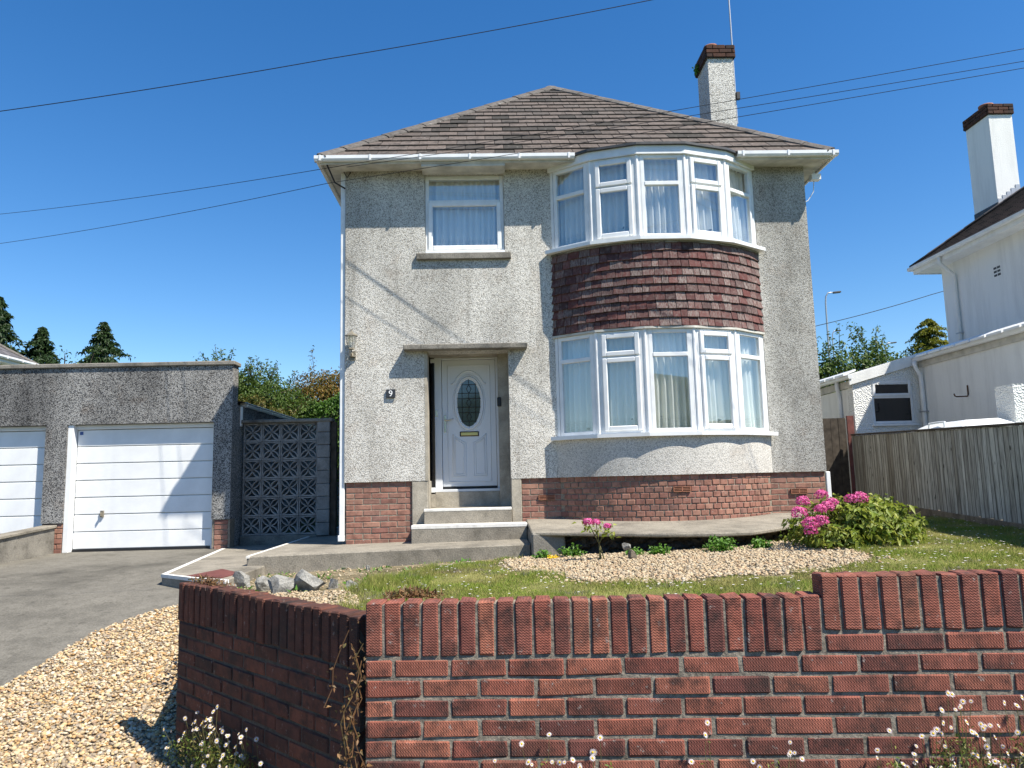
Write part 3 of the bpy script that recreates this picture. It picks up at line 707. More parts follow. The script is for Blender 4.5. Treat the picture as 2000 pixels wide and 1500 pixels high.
# bay windows
VA = [-HALF + 2*HALF*i/5 for i in range(6)]
def bay_pt(a, r=BR): return Vector((BCX + r*math.sin(a), BCY - r*math.cos(a), 0))
def bay_window(z0, z1, ztr, label):
    mb = MB(); panes = []; sashes = []
    pts = [bay_pt(a) for a in VA]
    for i in range(5):
        p, q = pts[i], pts[i+1]; u = (q-p).normalized(); n = Vector((u.y,-u.x,0)); L = (q-p).length
        e0 = .06 if i == 0 else .045; e1 = .06 if i == 4 else .045
        c = p + u*e0; W = L-e0-e1
        if i in (0,2,4):
            f = .05
            sash(mb, c, u, z0, z1, W, f, .0, n, .07)
            pp = c + u*(W/2) - n*.03; mb.obox((pp.x,pp.y,ztr), u*(W/2-f), n*.037, (0,0,.026))
            panes += [(c,u,n,f,W-f,z0+f,ztr-.026,-.025), (c,u,n,f,W-f,ztr+.026,z1-f,-.025)]
        else:
            f = .045
            sash(mb, c, u, z0, z1, W, f, .0, n, .07)
            pp = c + u*(W/2) - n*.03; mb.obox((pp.x,pp.y,ztr-.01), u*(W/2-f), n*.03, (0,0,.03))
            for a, b in ((z0+.035, ztr-.018), (ztr+.006, z1-.035)):
                sashes.append((c+u*.03, u, n, a, b, W-.06)); panes.append((c,u,n,.03+.062,W-.03-.062,a+.062,b-.062,.004))
    for i, p in enumerate(pts):        # corner posts
        a = VA[i]; n = Vector((math.sin(a), -math.cos(a), 0)); t = Vector((n.y*-1, n.x, 0))
        t = Vector((math.cos(a), math.sin(a), 0)); r = .05 if i in (0,5) else .043
        mb.obox((p.x-n.x*.038, p.y-n.y*.038, (z0+z1)/2), t*r, n*.03, (0,0,(z1-z0)/2+.001))
        if i not in (0,5):
            mb.tube([(p.x-n.x*.012,p.y-n.y*.012,z0),(p.x-n.x*.012,p.y-n.y*.012,z1)], .024, 10)
    win = mb.build('bay_window', M['pvc'], house, bevel=.004); win['label'] = label
    for c, u, n, a, b, W in sashes:
        m2 = MB(); sash(m2, c, u, a, b, W, .062, .026, n, .05); m2.build('sash', M['pvc'], win, bevel=.009)
    for c, u, n, a, b, za, zb, o_ in panes: pane(win, c, u, n, a, b, za, zb, o_)
    # polygonal sill
    po = [bay_pt(a, BR+.085/math.cos(HALF/5)) for a in VA]; pi_ = [bay_pt(a, BR-.12) for a in VA]
    po[0].x -= .03; po[5].x += .03
    m2 = MB()
    for i in range(5):
        q = [po[i], po[i+1], pi_[i+1], pi_[i]]
        m2.prism([(p.x,p.y,z0-.05) for p in q], [(p.x,p.y,z0-.003) for p in q])
    m2.build('window_sill', M['pvc'], win)
    return win
bw_low = bay_window(2.165, 3.50, 3.165, 'lower curved bay window of five white framed lights')
bw_up = bay_window(4.725, 5.86, 5.465, 'upper curved bay window of five white framed lights below the eaves')
# head trims and bay roof
def bay_band(rad0, rad1, z0, z1, name, mat, parent, n=None):
    m2 = MB(); AA = VA if n is None else [-HALF+2*HALF*i/n for i in range(n+1)]
    for i in range(len(AA)-1):
        q = [bay_pt(AA[i],rad1), bay_pt(AA[i+1],rad1), bay_pt(AA[i+1],rad0), bay_pt(AA[i],rad0)]
        m2.prism([(p.x,p.y,z0) for p in q], [(p.x,p.y,z1) for p in q])
    return m2.build(name, mat, parent)
bay_band(BR-.1, BR+.03, 3.502, 3.53, 'window_head_trim', M['soffit'], house)
bay_band(BR-.1, BR+.035, 5.862, 5.975, 'bay_fascia', M['pvc'], house)
cap = MB(); ring = [bay_pt(a, BR+.075) for a in VA]
bot = [(p.x,p.y,5.977) for p in ring]; topv = [(p.x,p.y,6.008) for p in ring]
cap.prism(bot, topv); rf = cap.build('bay_roof', M['felt'], house)
cp = MB(); rr_ = [bay_pt(a, BR+.07) for a in VA]; hi = [(p.x*.55+BCX*.45, 9.98, 6.24) for p in rr_]
for i in range(5): cp.add([(rr_[i].x,rr_[i].y,6.01),(rr_[i+1].x,rr_[i+1].y,6.01),hi[i+1],hi[i]], [(0,1,2,3)])
raw(cp, 'lead_slope', M['felt'], rf)
# hung tiles between the bay windows
mb = MB(); v_, f_ = arc_shell(BR-.045, [3.53,4.69]); mb.add(v_, f_); backing = raw(mb, 'tile_hanging', M['wood_dark'], house)
random.seed(21); rows = 10; gz0, gz1 = 3.535, 4.655; gauge = (gz1-gz0)/rows; widths = [.085,.10,.115,.13,.15,.17]
_tm = {}
for r in range(rows):
    z = gz0 + r*gauge; a = -HALF-.02; radius = BR-.002-.008*(r/rows)
    while a < HALF+.018:
        wd = random.choice(widths) if r else random.choice(widths[:5]); da_ = (wd+.0055)/radius
        if a + da_ > HALF+.02: da_ = max(.03, HALF+.02-a); wd = da_*radius-.004
        wk = round(wd, 3)
        if wk not in _tm:
            m2 = MB(); hh = gauge+.05
            m2.add([(-wd/2,-.020,0),(wd/2,-.020,0),(wd/2,.0,0),(-wd/2,.0,0),(-wd/2,.010,hh),(wd/2,.010,hh),(wd/2,.026,hh),(-wd/2,.026,hh)],
                   [(0,3,2,1),(4,5,6,7),(0,1,5,4),(1,2,6,5),(2,3,7,6),(3,0,4,7)])
            _tm[wk] = m2.mesh('hung_tile', M['hung'], bevel=.0015)
        ac = a + da_/2
        obj('hung_tile', _tm[wk], backing, (BCX+radius*math.sin(ac), BCY-radius*math.cos(ac), z+random.uniform(-.004,.004)), Matrix.Rotation(ac+random.uniform(-.06,.06),3,'Z') @ Matrix.Rotation(random.uniform(-.018,.018),3,'Y') @ Matrix.Rotation(random.uniform(-.035,.03),3,'X'))
        a += da_
mb = MB()
for i in range(40):
    a = -HALF + 2*HALF*(i+.5)/40; p = bay_pt(a, BR-.015)
    mb.obox((p.x,p.y,4.665+random.uniform(-.006,.006)), Vector((math.cos(a),math.sin(a),0))*.042, Vector((math.sin(a),-math.cos(a),0))*.022, (0,0,.016))
mb.build('mortar_fillet', M['concrete_dark'], backing)
# eaves: soffit, fascia, gutters
OV = .36; EX0, EX1, EY0, EY1 = X0-OV+.09, X1+OV-.09, YF-OV+.09, YB+OV-.09
boxes('soffit', M['soffit'], house, [(EX0,EX1,EY0,YF+.05,ZT,ZT+.015),(EX0,X0+.05,YF+.05,EY1,ZT,ZT+.015),(X1-.05,EX1,YF+.05,EY1,ZT,ZT+.015),(X0+.05,X1-.05,YB-.05,EY1,ZT,ZT+.015)])
mb = MB(); mb.box(EX0-.02,EX1+.02,EY0-.02,EY0-.001,ZT-.02,6.02); mb.box(EX0-.02,EX0-.001,EY0,EY1,ZT-.02,6.02); mb.box(EX1+.001,EX1+.02,EY0,EY1,ZT-.02,6.02); mb.box(EX0-.02,EX1+.02,EY1,EY1+.02,ZT-.02,6.02)
mb.build('fascia', M['soffit'], house)
def gutter(p, q, name='gutter', parent=None, out=None, brackets=True, mat='pvc'):
    """square-ish gutter running p..q on the line of its outer lip"""
    p, q = Vector(p), Vector(q); d = (q-p).normalized(); o_ = Vector(out)
    prof = [(0,.07),(0,.025),(-.015,.0),(-.075,.0),(-.09,.02),(-.09,.07),(-.084,.07),(-.084,.024),(-.072,.006),(-.018,.006),(-.006,.028),(-.006,.07)]
    m2 = MB(); n = len(prof); vs = []
    for e in (p,q):
        for a, b in prof: vs.append(e + o_*a + Vector((0,0,b)))
    m2.add(vs, [(i,(i+1)%n,n+(i+1)%n,n+i) for i in range(n)] + [(0,1,2,3,4,5), (n,n+1,n+2,n+3,n+4,n+5)])
    gt = raw(m2, name, M[mat], parent)
    if brackets:
        L = (q-p).length; k = max(2, int(L/.62))
        for i in range(k+1):
            c = p + d*(L*(i+.12)/(k+.24)); m3 = MB()
            m3.obox(c+o_*.0035+Vector((0,0,.035)), d*.013, o_*.004, (0,0,.039)); m3.obox(c-o_*.045+Vector((0,0,-.003)), d*.011, o_*.045, (0,0,.004))
            m3.build('gutter_bracket', M[mat], gt)
    return gt
GY = YF-OV+.003; GXL = X0-OV+.0; GXR = X1+OV-.005
gutter((GXL,GY,5.932), (1.22,GY,5.932), 'gutter', house, (0,-1,0)); gutter((3.46,GY,5.932), (GXR,GY,5.932), 'gutter', house, (0,-1,0))
gutter((GXL,GY+.01,5.931), (GXL,EY1,5.931), 'gutter', house, (-1,0,0), False); gutter((GXR,GY+.01,5.931), (GXR,EY1,5.931), 'gutter', house, (1,0,0), False)
# downpipes
mb = MB(); mb.box(X0-.075,X0-.005,YF+.03,YF+.10,.9,5.915); mb.box(X0-.09,X0-.002,YF+.02,YF+.11,.86,.94)
mb.build('downpipe', M['pvc'], house, bevel=.008)
mb = MB(); mb.box(X1+.002,X1+.062,YF+.03,YF+.10,.9,1.62); mb.build('downpipe', M['pvc'], house, bevel=.008)
# roof
AP = Vector((1.275,13.22,8.90)); EV = YF-OV+.055; EZ = 5.985
TX0, TX1 = X0-OV+.03, X1+OV-.035
RIDGE_B = Vector((AP.x, YB+OV-(AP.y-EV), AP.z))
dk = MB()
C4 = [Vector((TX0,EV,EZ)),Vector((TX1,EV,EZ)),Vector((TX1,YB+OV,EZ)),Vector((TX0,YB+OV,EZ))]
dn = Vector((0,0,-.03))
dk.add([C4[0]+dn,C4[1]+dn,C4[2]+dn,C4[3]+dn,AP+dn,RIDGE_B+dn], [(0,1,4),(1,2,5,4),(2,3,5),(3,0,4,5)])
roof = raw(dk, 'roof', M['wood_dark'], house)
def slope_tiles(o, ux, up, L, wtop0, wtop1, rows, tw, indiv, parent):
    """o: left eave corner; ux along eave; up: unit up the slope; L slope length; eave runs 0..W, clipped to lines ending at wtop0..wtop1"""
    W = (C4[1]-C4[0]).length if indiv else wtop1[1]
    nrm = ux.cross(up).normalized(); ga = L/rows; joined = MB(); full = {}
    rotm = Matrix((ux, up, nrm)).transposed()
    def clip(poly, f):
        out = []
        for i in range(len(poly)):
            a, b = poly[i], poly[(i+1)%len(poly)]; fa, fb = f(a), f(b)
            if fa >= 0: out.append(a)
            if fa*fb < 0: t = fa/(fa-fb); out.append((a[0]+(b[0]-a[0])*t, a[1]+(b[1]-a[1])*t))
        return out
    for r in range(rows):
        s0 = r*ga - (.0 if r else .02); s1 = min(s0 + ga*1.28, L); x = -random.random()*.02 - (tw/2 if r % 2 else 0)
        while x < W:
            a, b = x+.003, x+tw-.003
            poly = [(a,s0),(b,s0),(b,s1),(a,s1)]
            m0 = wtop0/L; m1 = (W-wtop1[0])/L
            cl = clip(poly, lambda p: p[0]-m0*p[1]); cl = clip(cl, lambda p: (W-m1*p[1])-p[0]) if len(cl) > 2 else cl
            if len(cl) > 2 and (max(p[0] for p in cl)-min(p[0] for p in cl)) > .02:
                isfull = len(cl) == 4 and all(abs(cl[i][0]-poly[i][0]) + abs(cl[i][1]-poly[i][1]) < 1e-6 for i in range(4))
                cx, cy = (a+b)/2, s0
                hb = lambda q: .036 - .026*(q[1]-s0)/(s1-s0)
                bt = [(p[0]-cx, p[1]-cy, hb(p)-.020) for p in cl]; tp = [(p[0]-cx, p[1]-cy, hb(p)) for p in cl]
                jz = random.uniform(0,.004)
                if indiv:
                    key = round(s1-s0,4) if isfull else None
                    if isfull and key in full: me = full[key]
                    else:
                        me = MB().prism(bt, tp).mesh('roof_tile', M['tile'], bevel=.003 if isfull else 0)
                        if isfull: full[key] = me
                    obj('roof_tile', me, parent, o + ux*cx + up*(cy+random.uniform(-.004,.004)) + nrm*jz, rotm @ Matrix.Rotation(random.uniform(-.006,.006),3,'Z'))
                else:
                    f = lambda q: o + ux*(q[0]+cx) + up*(q[1]+cy) + nrm*q[2]
                    joined.prism([f(q) for q in bt], [f(q) for q in tp])
            x += tw
    if not indiv: tag(joined.build('side_tiles', M['tile'], parent), kind='stuff')
upF = Vector((0, AP.y-EV, AP.z-EZ)); LF = upF.length
slope_tiles(C4[0], Vector((1,0,0)), upF.normalized(), LF, AP.x-TX0, (AP.x-TX0, 0), 18, .268, True, roof)
def joined_slope(o, ux, W, run, a0, a1):
    up = (Vector(run)); slope_tiles(o, ux, up.normalized(), up.length, a0, (a1, W), 18, .268, False, roof)
joined_slope(C4[3], Vector((0,-1,0)), C4[3].y-C4[0].y, (AP.x-TX0,0,AP.z-EZ), C4[3].y-RIDGE_B.y, C4[3].y-AP.y)
joined_slope(C4[1], Vector((0,1,0)), C4[2].y-C4[1].y, (AP.x-TX1,0,AP.z-EZ), AP.y-EV, RIDGE_B.y-EV)
def cap_run(p, q, parent, mat, L=.42, name='hip_tile', spread=.13, drop=.075):
    p, q = Vector(p), Vector(q); d = (q-p).normalized(); T = (q-p).length; n = max(1, round(T/L)); L = T/n
    side = d.cross(Vector((0,0,1))).normalized(); upv = side.cross(d).normalized()
    m2 = MB(); sec = [(-1,-1),(-.55,-.38),(0,0),(.55,-.38),(1,-1)]
    a = [Vector((0, x*spread, z*drop+.006)) for x, z in sec]; b = [Vector((L+.03, x*spread*.9, z*drop*.95)) for x, z in sec]
    at = [v+Vector((0,0,.02)) for v in a]; bt = [v+Vector((0,0,.02)) for v in b]
    vs = a+b+at+bt; fs = []
    for i in range(4): fs += [(i,i+1,6+i,5+i),(10+i,15+i,16+i,11+i)]
    fs += [(i,10+i,11+i,i+1) for i in range(4)] + [(5+i,6+i,16+i,15+i) for i in range(4)] + [(0,5,15,10),(4,14,19,9)]
    m2.add(vs, fs); me = m2.mesh(name, mat)
    rot = Matrix((d, side, upv)).transposed()
    for i in range(n): obj(name, me, parent, p + d*(i*L) + upv*random.uniform(0,.006), rot @ Matrix.Rotation(random.uniform(-.012,.012),3,'Z'))
u3 = Vector((0,0,.035))
for c, t in ((C4[0],AP),(C4[1],AP),(C4[2],RIDGE_B),(C4[3],RIDGE_B)): cap_run(c+u3+(t-c).normalized()*.02, t+u3, roof, M['hip'])
cap_run(AP+u3, RIDGE_B+u3, roof, M['hip'], name='ridge_tile')
# chimney
CX0, CX1, CY0, CY1 = 3.88, 4.32, 12.0, 12.62
mb = MB(); mb.box(CX0,CX1,CY0,CY1,6.3,8.76); chim = mb.build('chimney', M['dash_chim'], house)
mb = MB(); mb.box(CX0-.02,CX1+.02,CY0-.02,CY1+.02,8.755,8.985); mb.build('chimney_core', M['mortar_dark'], chim)
for r in range(3):
    z = 8.80+r*.0765
    def run(x0, y0, dx, dy, L, yaw, st):
        stretcher_row(chim, Vector((x0,y0,0)), Vector((dx,dy,0)), z, 0, L, .225 if st else .1125, M['brick_chim'], yaw, dep=.06, hh=.066)
    run(CX0-.03,CY0-.012,1,0,CX1-CX0+.06,0,r%2); run(CX0-.012,CY1+.03,0,-1,CY1-CY0+.06,R(-90),r%2)
    run(CX1+.012,CY0-.03,0,1,CY1-CY0+.06,R(90),r%2); run(CX0-.03,CY1+.012,1,0,CX1-CX0+.06,0,r%2)
mb = MB(); mb.lathe([(.11,0),(.12,.04),(.105,.06),(.10,.13),(.125,.15),(.125,.18),(.09,.18),(.085,.05)], (4.05,12.32,8.98), 20); mb.build('chimney_pot', M['terracotta'], chim, True)
mb = MB(); mb.tube([(CX1+.035,CY0+.08,7.6),(CX1+.03,CY0+.08,9.4),(CX1+.02,CY0+.08,11.4)], .014, 8); mb.tube([(CX1+.03,CY0+.08,10.9),(CX1-.5,CY0+.0,10.95)], .008, 6)
mb.build('aerial_mast', M['metal'], chim)
mb = MB(); mb.box(CX1+.03,CX1+.10,CY0+.02,CY0+.08,8.02,8.16); mb.build('bracket_box', M['black'], chim, bevel=.01)
mb = MB(); mb.box(CX0-.06,CX1+.06,CY0-.05,CY1+.06,6.85,6.95); mb.build('chimney_flashing', M['felt'], chim)
# front door
DY = 10.62
mb = MB()
mb.box(-.785,-.685,DY-.05,DY+.06,1.50,3.40); mb.box(.085,.14,DY-.05,DY+.06,1.50,3.40); mb.box(-.685,.085,DY-.05,DY+.06,3.335,3.36)
mb.box(-.785,.14,DY-.09,DY+.06,1.463,1.4995)
dframe = mb.build('door_frame', M['door'], house, bevel=.005)
mb = MB(); mb.box(-.685,.085,DY+.0,DY+.04,3.36,3.42); mb.build('overlight_glass', M['dark_glass'], dframe)
mb = MB(); mb.box(-.68,.08,DY-.02,DY+.03,1.535,3.33); door = mb.build('door', M['door'], house, bevel=.004)
mb = MB(); mb.box(-.68,.08,DY-.03,DY+.02,1.502,1.532); mb.build('weather_bar', M['black'], door)
yv = DY-.022; OX, OZ, OA, OB = -.30, 2.71, .175, .345
def ell(cx, cz, a, b, t): return (cx + a*math.cos(t), yv, cz + b*math.sin(t))
mb = MB(); mb.poly([ell(OX,OZ,OA,OB,2*math.pi*i/40) for i in range(40)][::-1]); mb.v = [(x,y-.003,z) for x,y,z in mb.v]; raw(mb, 'oval_glass', M['door_glass'], door)
mb = MB()
for k, rr in ((1.0,.012),(1.12,.018),(1.30,.007)):
    pts = [ell(OX,OZ,OA*k+.0,OB*(1+(k-1)*.55),2*math.pi*i/40) for i in range(41)]; mb.tube(pts, rr, 8, False)
t_ = [R(35+110*i/20) for i in range(21)]
pts = [ell(OX,OZ+.06,.25,.40,t) for t in t_]; pts = [(pts[0][0]+.04,yv,pts[0][2]-.015)] + pts + [(pts[-1][0]-.04,yv,pts[-1][2]-.015)]
mb.tube(pts, .011, 8)
def loop(p, r=.008): mb.tube([(x,yv,z) for x, z in p+[p[0]]], r, 6, False)
for sgn in (-1,1):
    xa, xb = OX+sgn*.055, OX+sgn*.235
    zc = lambda x: 2.14 + .13*((x-OX)/(.235*sgn))**2*1.0
    for ins in (0,.028):
        p = [(xa+sgn*ins,1.68+ins),(xb-sgn*ins,1.68+ins)] + [(xb-sgn*ins+(xa-xb+2*sgn*ins)*i/6, zc(xb-sgn*ins+(xa-xb+2*sgn*ins)*i/6)-ins) for i in range(7)]
        loop(p)
loop([(-.60,1.60),(.0,1.60),(.0,3.25),(-.60,3.25)], .007)
mb.build('panel_moulding', M['door'], door, True)
mb = MB(); yl = yv-.008
def lead(p, q): mb.tube([(p[0],yl,p[1]),(q[0],yl,q[1])], .0045, 5)
def inside(x): return OB*math.sqrt(max(0,1-((x-OX)/OA)**2))
for x in (OX-.095, OX+.095): lead((x,OZ-inside(x)),(x,OZ+inside(x)))
for zc in (-.2,0,.2):
    for s_ in (-1,1):
        lead((OX+s_*.035,OZ+zc),(OX,OZ+zc+.062)); lead((OX+s_*.035,OZ+zc),(OX,OZ+zc-.062))
for za in (-.262,-.138,-.062,.062,.138,.262):
    for s_ in (-1,1):
        x_ = OA*math.sqrt(max(0,1-(za/OB)**2))
        if abs(za) in (.138,.062) or True: lead((OX,OZ+za) if abs(abs(za)-.1) < .05 else (OX+s_*.0,OZ+za),(OX+s_*x_,OZ+za))
for za, zb in ((-.345,-.262),(-.138,-.062),(.062,.138),(.262,.345)): lead((OX,OZ+za),(OX,OZ+zb))
mb.build('leading', M['black'], door)
mb = MB(); mb.box(-.435,-.165,yv-.008,yv+.0,2.235,2.305); lb = mb.build('letterbox', M['black'], door, bevel=.004)
mb = MB(); mb.box(-.42,-.18,yv-.016,yv-.006,2.248,2.292); mb.build('letter_flap', M['brass'], lb, bevel=.004)
mb = MB(); mb.box(-.655,-.625,yv-.012,yv+.002,2.30,2.54); mb.tube([(-.64,yv-.01,2.47),(-.64,yv-.05,2.47),(-.60,yv-.055,2.465),(-.55,yv-.055,2.475),(-.52,yv-.05,2.49)], .010, 8); mb.build('door_handle', M['chrome'], door, bevel=.003)
mb = MB(); mb.box(-.775,-.745,DY-.056,DY-.048,2.52,2.61); mb.build('lock_keep', M['chrome'], dframe)
mb = MB(); mb.box(.10,.155,DY-.34,DY-.30,2.62,2.75); mb.build('doorbell', M['black'], house, bevel=.01)
# narrow glazed side light left of the door
boxes_sl = MB(); boxes_sl.box(-.838,-.7855,10.53,10.62,3.29,3.34); boxes_sl.box(-.838,-.7855,10.50,10.64,1.462,1.53)
sl_ = boxes_sl.build('side_light', M['pvc'], house); mb = MB(); mb.box(-.836,-.7855,10.575,10.585,1.53,3.29); mb.build('pane', M['dark_glass'], sl_)
mb = MB(); mb.box(-.838,-.79,10.63,10.66,1.44,3.4); mb.build('side_light_backing', M['interior'], house)
# house number and lantern
mb = MB(); mb.box(-1.385,-1.265,YF-.03,YF-.005,2.735,2.85); plq = mb.build('number_plaque', M['slate'], house, bevel=.004)
cu = bpy.data.curves.new('digit', 'FONT'); cu.body = '9'; cu.size = .115; cu.align_x = 'CENTER'; cu.extrude = .001
to = bpy.data.objects.new('tmp_text', cu); COL.objects.link(to)
bpy.context.view_layer.update()
me = bpy.data.meshes.new_from_object(to.evaluated_get(bpy.context.evaluated_depsgraph_get())); me.materials.clear(); me.materials.append(M['white'])
bpy.data.objects.remove(to)
obj('digit', me, plq, (-1.325,YF-.033,2.755), Euler((R(90),0,0)).to_matrix())
LX, LY = -1.835, YF-.12
mb = MB(); mb.lathe([(.0,.30),(.012,.29),(.016,.27),(.03,.255),(.085,.215),(.088,.205),(.02,.20)], (LX,LY,3.36), 6)
mb.lathe([(.035,-.005),(.05,.0),(.04,.012),(.03,.018)], (LX,LY,3.39), 6)
for k in range(6):
    q = 2*math.pi*k/6; mb.tube([(LX+.04*math.cos(q),LY+.04*math.sin(q),3.40),(LX+.07*math.cos(q),LY+.07*math.sin(q),3.565)], .005, 5)
mb.tube([(LX,LY,3.39),(LX,LY,3.33),(LX,LY+.03,3.30),(LX,LY+.08,3.31),(LX,LY+.10,3.345),(LX,LY+.115,3.34)], .012, 8)
mb.lathe([(.045,0),(.045,.012)], (LX,LY+.1,3.30), 12); mb.box(LX-.04,LX+.04,LY+.10,LY+.119,3.26,3.38)
lamp = mb.build('wall_lantern', M['lantern'], house); mb = MB(); mb.lathe([(.034,0),(.062,.15)], (LX,LY,3.41), 6); mb.build('lantern_glass', M['glass'], lamp)
# eaves bracket and floodlight
mb = MB(); mb.tube([(X1+.20,10.12,5.9),(X1+.2,10.12,5.83)], .014, 8); mb.box(X1+.14,X1+.27,10.05,10.15,5.75,5.83); mb.tube([(X1+.2,10.13,5.76),(X1+.19,10.15,5.6),(X1+.1,10.15,5.47),(X1+.0,10.15,5.42)], .006, 6); mb.build('floodlight', M['pvc'], house)
mb = MB(); mb.tube([(X0-.02,9.97,5.90),(X0+.03,9.93,5.80),(X0+.07,9.98,5.90)], .008, 6); mb.tube([(X0-.2,9.72,5.90),(X0-.13,9.9,5.72),(X0-.0,9.97,5.66)], .012, 6); mb.build('cable_bracket', M['cable'], house)

# net curtains
def curtain(pts, z0, z1, label, amp=.036, wav=.092, seed=0):
    rr = random.Random(seed); P = [Vector((*p,0)) for p in pts]; seg = [(P[i+1]-P[i]).length for i in range(len(P)-1)]; T = sum(seg)
    n = int(T/.012); m = 14; vs = []; uv = []; ph = rr.random()*6; ph2 = rr.random()*6
    for i in range(n+1):
        s = T*i/n; k = 0; q = s
        while k < len(seg)-1 and q > seg[k]: q -= seg[k]; k += 1
        p = P[k].lerp(P[k+1], q/seg[k]); d = (P[k+1]-P[k]).normalized(); nn = Vector((d.y,-d.x,0))
        for j in range(m+1):
            t = j/m; a = amp*(.55+.75*(1-t))
            off = a*math.sin(2*math.pi*s/wav + ph + 1.4*math.sin(s*5+ph2) + .5*math.sin(3*t+s*2)) + .5*a*math.sin(2*math.pi*s/(wav*2.7)+ph2)
            vs.append((p.x+nn.x*off, p.y+nn.y*off, z0+(z1-z0)*t)); uv.append((s, (z1-z0)*t))
    idx = np.arange((n+1)*(m+1)).reshape(n+1, m+1)
    f = np.stack([idx[:-1,:-1], idx[1:,:-1], idx[1:,1:], idx[:-1,1:]], -1).reshape(-1,4)
    me = mesh_np('net_curtain', vs, f, M['curtain'], True); ul = me.uv_layers.new(name='UVMap')
    uva = np.asarray(uv, np.float32)[f.ravel()]; ul.data.foreach_set('uv', uva.ravel())
    return tag(obj('net_curtain', me), label, 'curtain', 'white net curtains')
bp_ = lambda r: [(bay_pt(-HALF,r).x-.02, 10.26)] + [(bay_pt(a, r).x, bay_pt(a, r).y) for a in VA] + [(bay_pt(HALF,r).x+.02, 10.26)]
curtain(bp_(BR-.13), 2.15, 3.49, 'white net curtain with embroidered hem inside the ground floor bay window', seed=3)
curtain(bp_(BR-.13), 4.71, 5.85, 'white net curtain with embroidered hem inside the upper bay window', seed=5)
curtain([(-.86,10.17),(.26,10.17)], 4.75, 5.85, 'white net curtain inside the small window above the front door', seed=9)

# ------------------------------------------------------------------ garage
gar = thing('garage', (-7,11.5,.69), 'flat topped double garage faced in dark grey pebbledash with white doors', 'garage')
GF = 11.5; GX1 = -3.94; GX0 = -11.0; GTOP = 3.47
D1 = (-6.41,-4.215); D2 = (-9.0,-6.73); DH = 2.60
mb = MB(); wall_holes(mb, GX0, GX1, 1.13, GTOP, [(D1[0],D1[1],.3,DH),(D2[0],D2[1],.3,DH)], GF, .24); raw(mb, 'front_wall', M['dash_dark'], gar)
GPL = boxes('plinth', M['mortar'], gar, [(a+.005,b-.005,GF+.03,GF+.235,.4,1.128) for a, b in ((GX0,D2[0]),(D2[1],D1[0]),(D1[1],GX1))])
for gpl, a, b in ((GPL[1],D2[1]+.005,D1[0]-.005),(GPL[2],D1[1]+.035,GX1-.03)):
    for r in range(7): stretcher_row(gpl, Vector((a,GF+.07,0)), Vector((1,0,0)), 1.085-.075*r, 0, b-a, .225 if r % 2 == 0 else .1125, M['brick_house'], 0)
mb = MB(); mb.box(GX0-.03,GX1+.03,GF-.035,GF+.28,GTOP+.001,GTOP+.065); mb.build('coping', M['concrete_dark'], gar, bevel=.01)
mb = MB(); mb.box(GX1-.19,GX1-.02,GF+.245,17.5,.5,2.88); mb.box(GX0,GX1-.19,17.3,17.5,.5,2.9); mb.box(GX0,GX0+.2,GF+.245,17.3,.5,2.9); mb.build('side_wall', M['dash_dark'], gar)
mb = MB(); mb.add([(GX0-.2,GF+.25,3.25),(GX1+.05,GF+.25,2.93),(GX1+.05,17.7,2.93),(GX0-.2,17.7,3.25)], [(0,1,2,3)]); raw(mb, 'felt_roof', M['felt'], gar)
gutter((GX1+.02,GF+.56,2.88), (GX1+.02,17.6,2.88), 'gutter', gar, (1,0,0), True); mb = MB(); mb.box(GX1-.06,GX1+.0,GF+.42,GF+.5,2.55,2.87); mb.build('gutter_outlet', M['pvc'], gar, bevel=.006)
def garage_door(x0, x1, zb, nm):
    mb = MB(); y = GF+.13
    mb.box(x0+.0,x0+.085,y-.11,y+.06,zb,DH-.001); mb.box(x1-.035,x1-.0,y-.05,y+.06,zb,DH-.001); mb.box(x0+.085,x1-.035,y-.03,y+.06,DH-.07,DH-.002)
    dr = mb.build('garage_door', M['gdoor'], gar, bevel=.006)
    a, b = x0+.095, x1-.042; n = 7; zt = DH-.075; z0 = zb+.04; hh = (zt-z0)/n
    pm = MB().box(-(b-a)/2,(b-a)/2,-.02,.02,-hh/2+.005,hh/2-.005).mesh('door_panel', M['gdoor'], bevel=.007, seg=2)
    for i in range(n): obj('door_panel', pm, dr, ((a+b)/2, y+.02, z0+hh*(i+.5)))
    mb = MB(); mb.box(a,b,y+.03,y+.04,zb,zt); mb.build('panel_backing', M['metal'], dr)
    mb = MB(); mb.box(a,b,y-.01,y+.03,zb-.01,zb+.036); mb.build('rubber_seal', M['black'], dr)
    return dr, a, b, y
dr, a, b, y = garage_door(D1[0], D1[1], .69, 'r')
mb = MB(); mb.box(-5.915,-5.865,y-.035,y+.001,1.20,1.30); mb.box(-5.90,-5.88,y-.075,y-.03,1.215,1.27); mb.build('door_handle', M['lantern'], dr, bevel=.006)
mb = MB(); mb.box(a+.03,a+.08,y-.003,y+.0,2.45,2.50); mb.build('sticker', M['blue'], dr)
garage_door(D2[0], D2[1], .69, 'l')
mb = MB(); mb.box(D1[0]+.01,D1[1]-.01,GF+.3,GF+.32,.6,2.7); mb.box(D2[0]+.01,D2[1]-.01,GF+.3,GF+.32,.6,2.7); mb.build('door_shadow_board', M['interior'], gar)
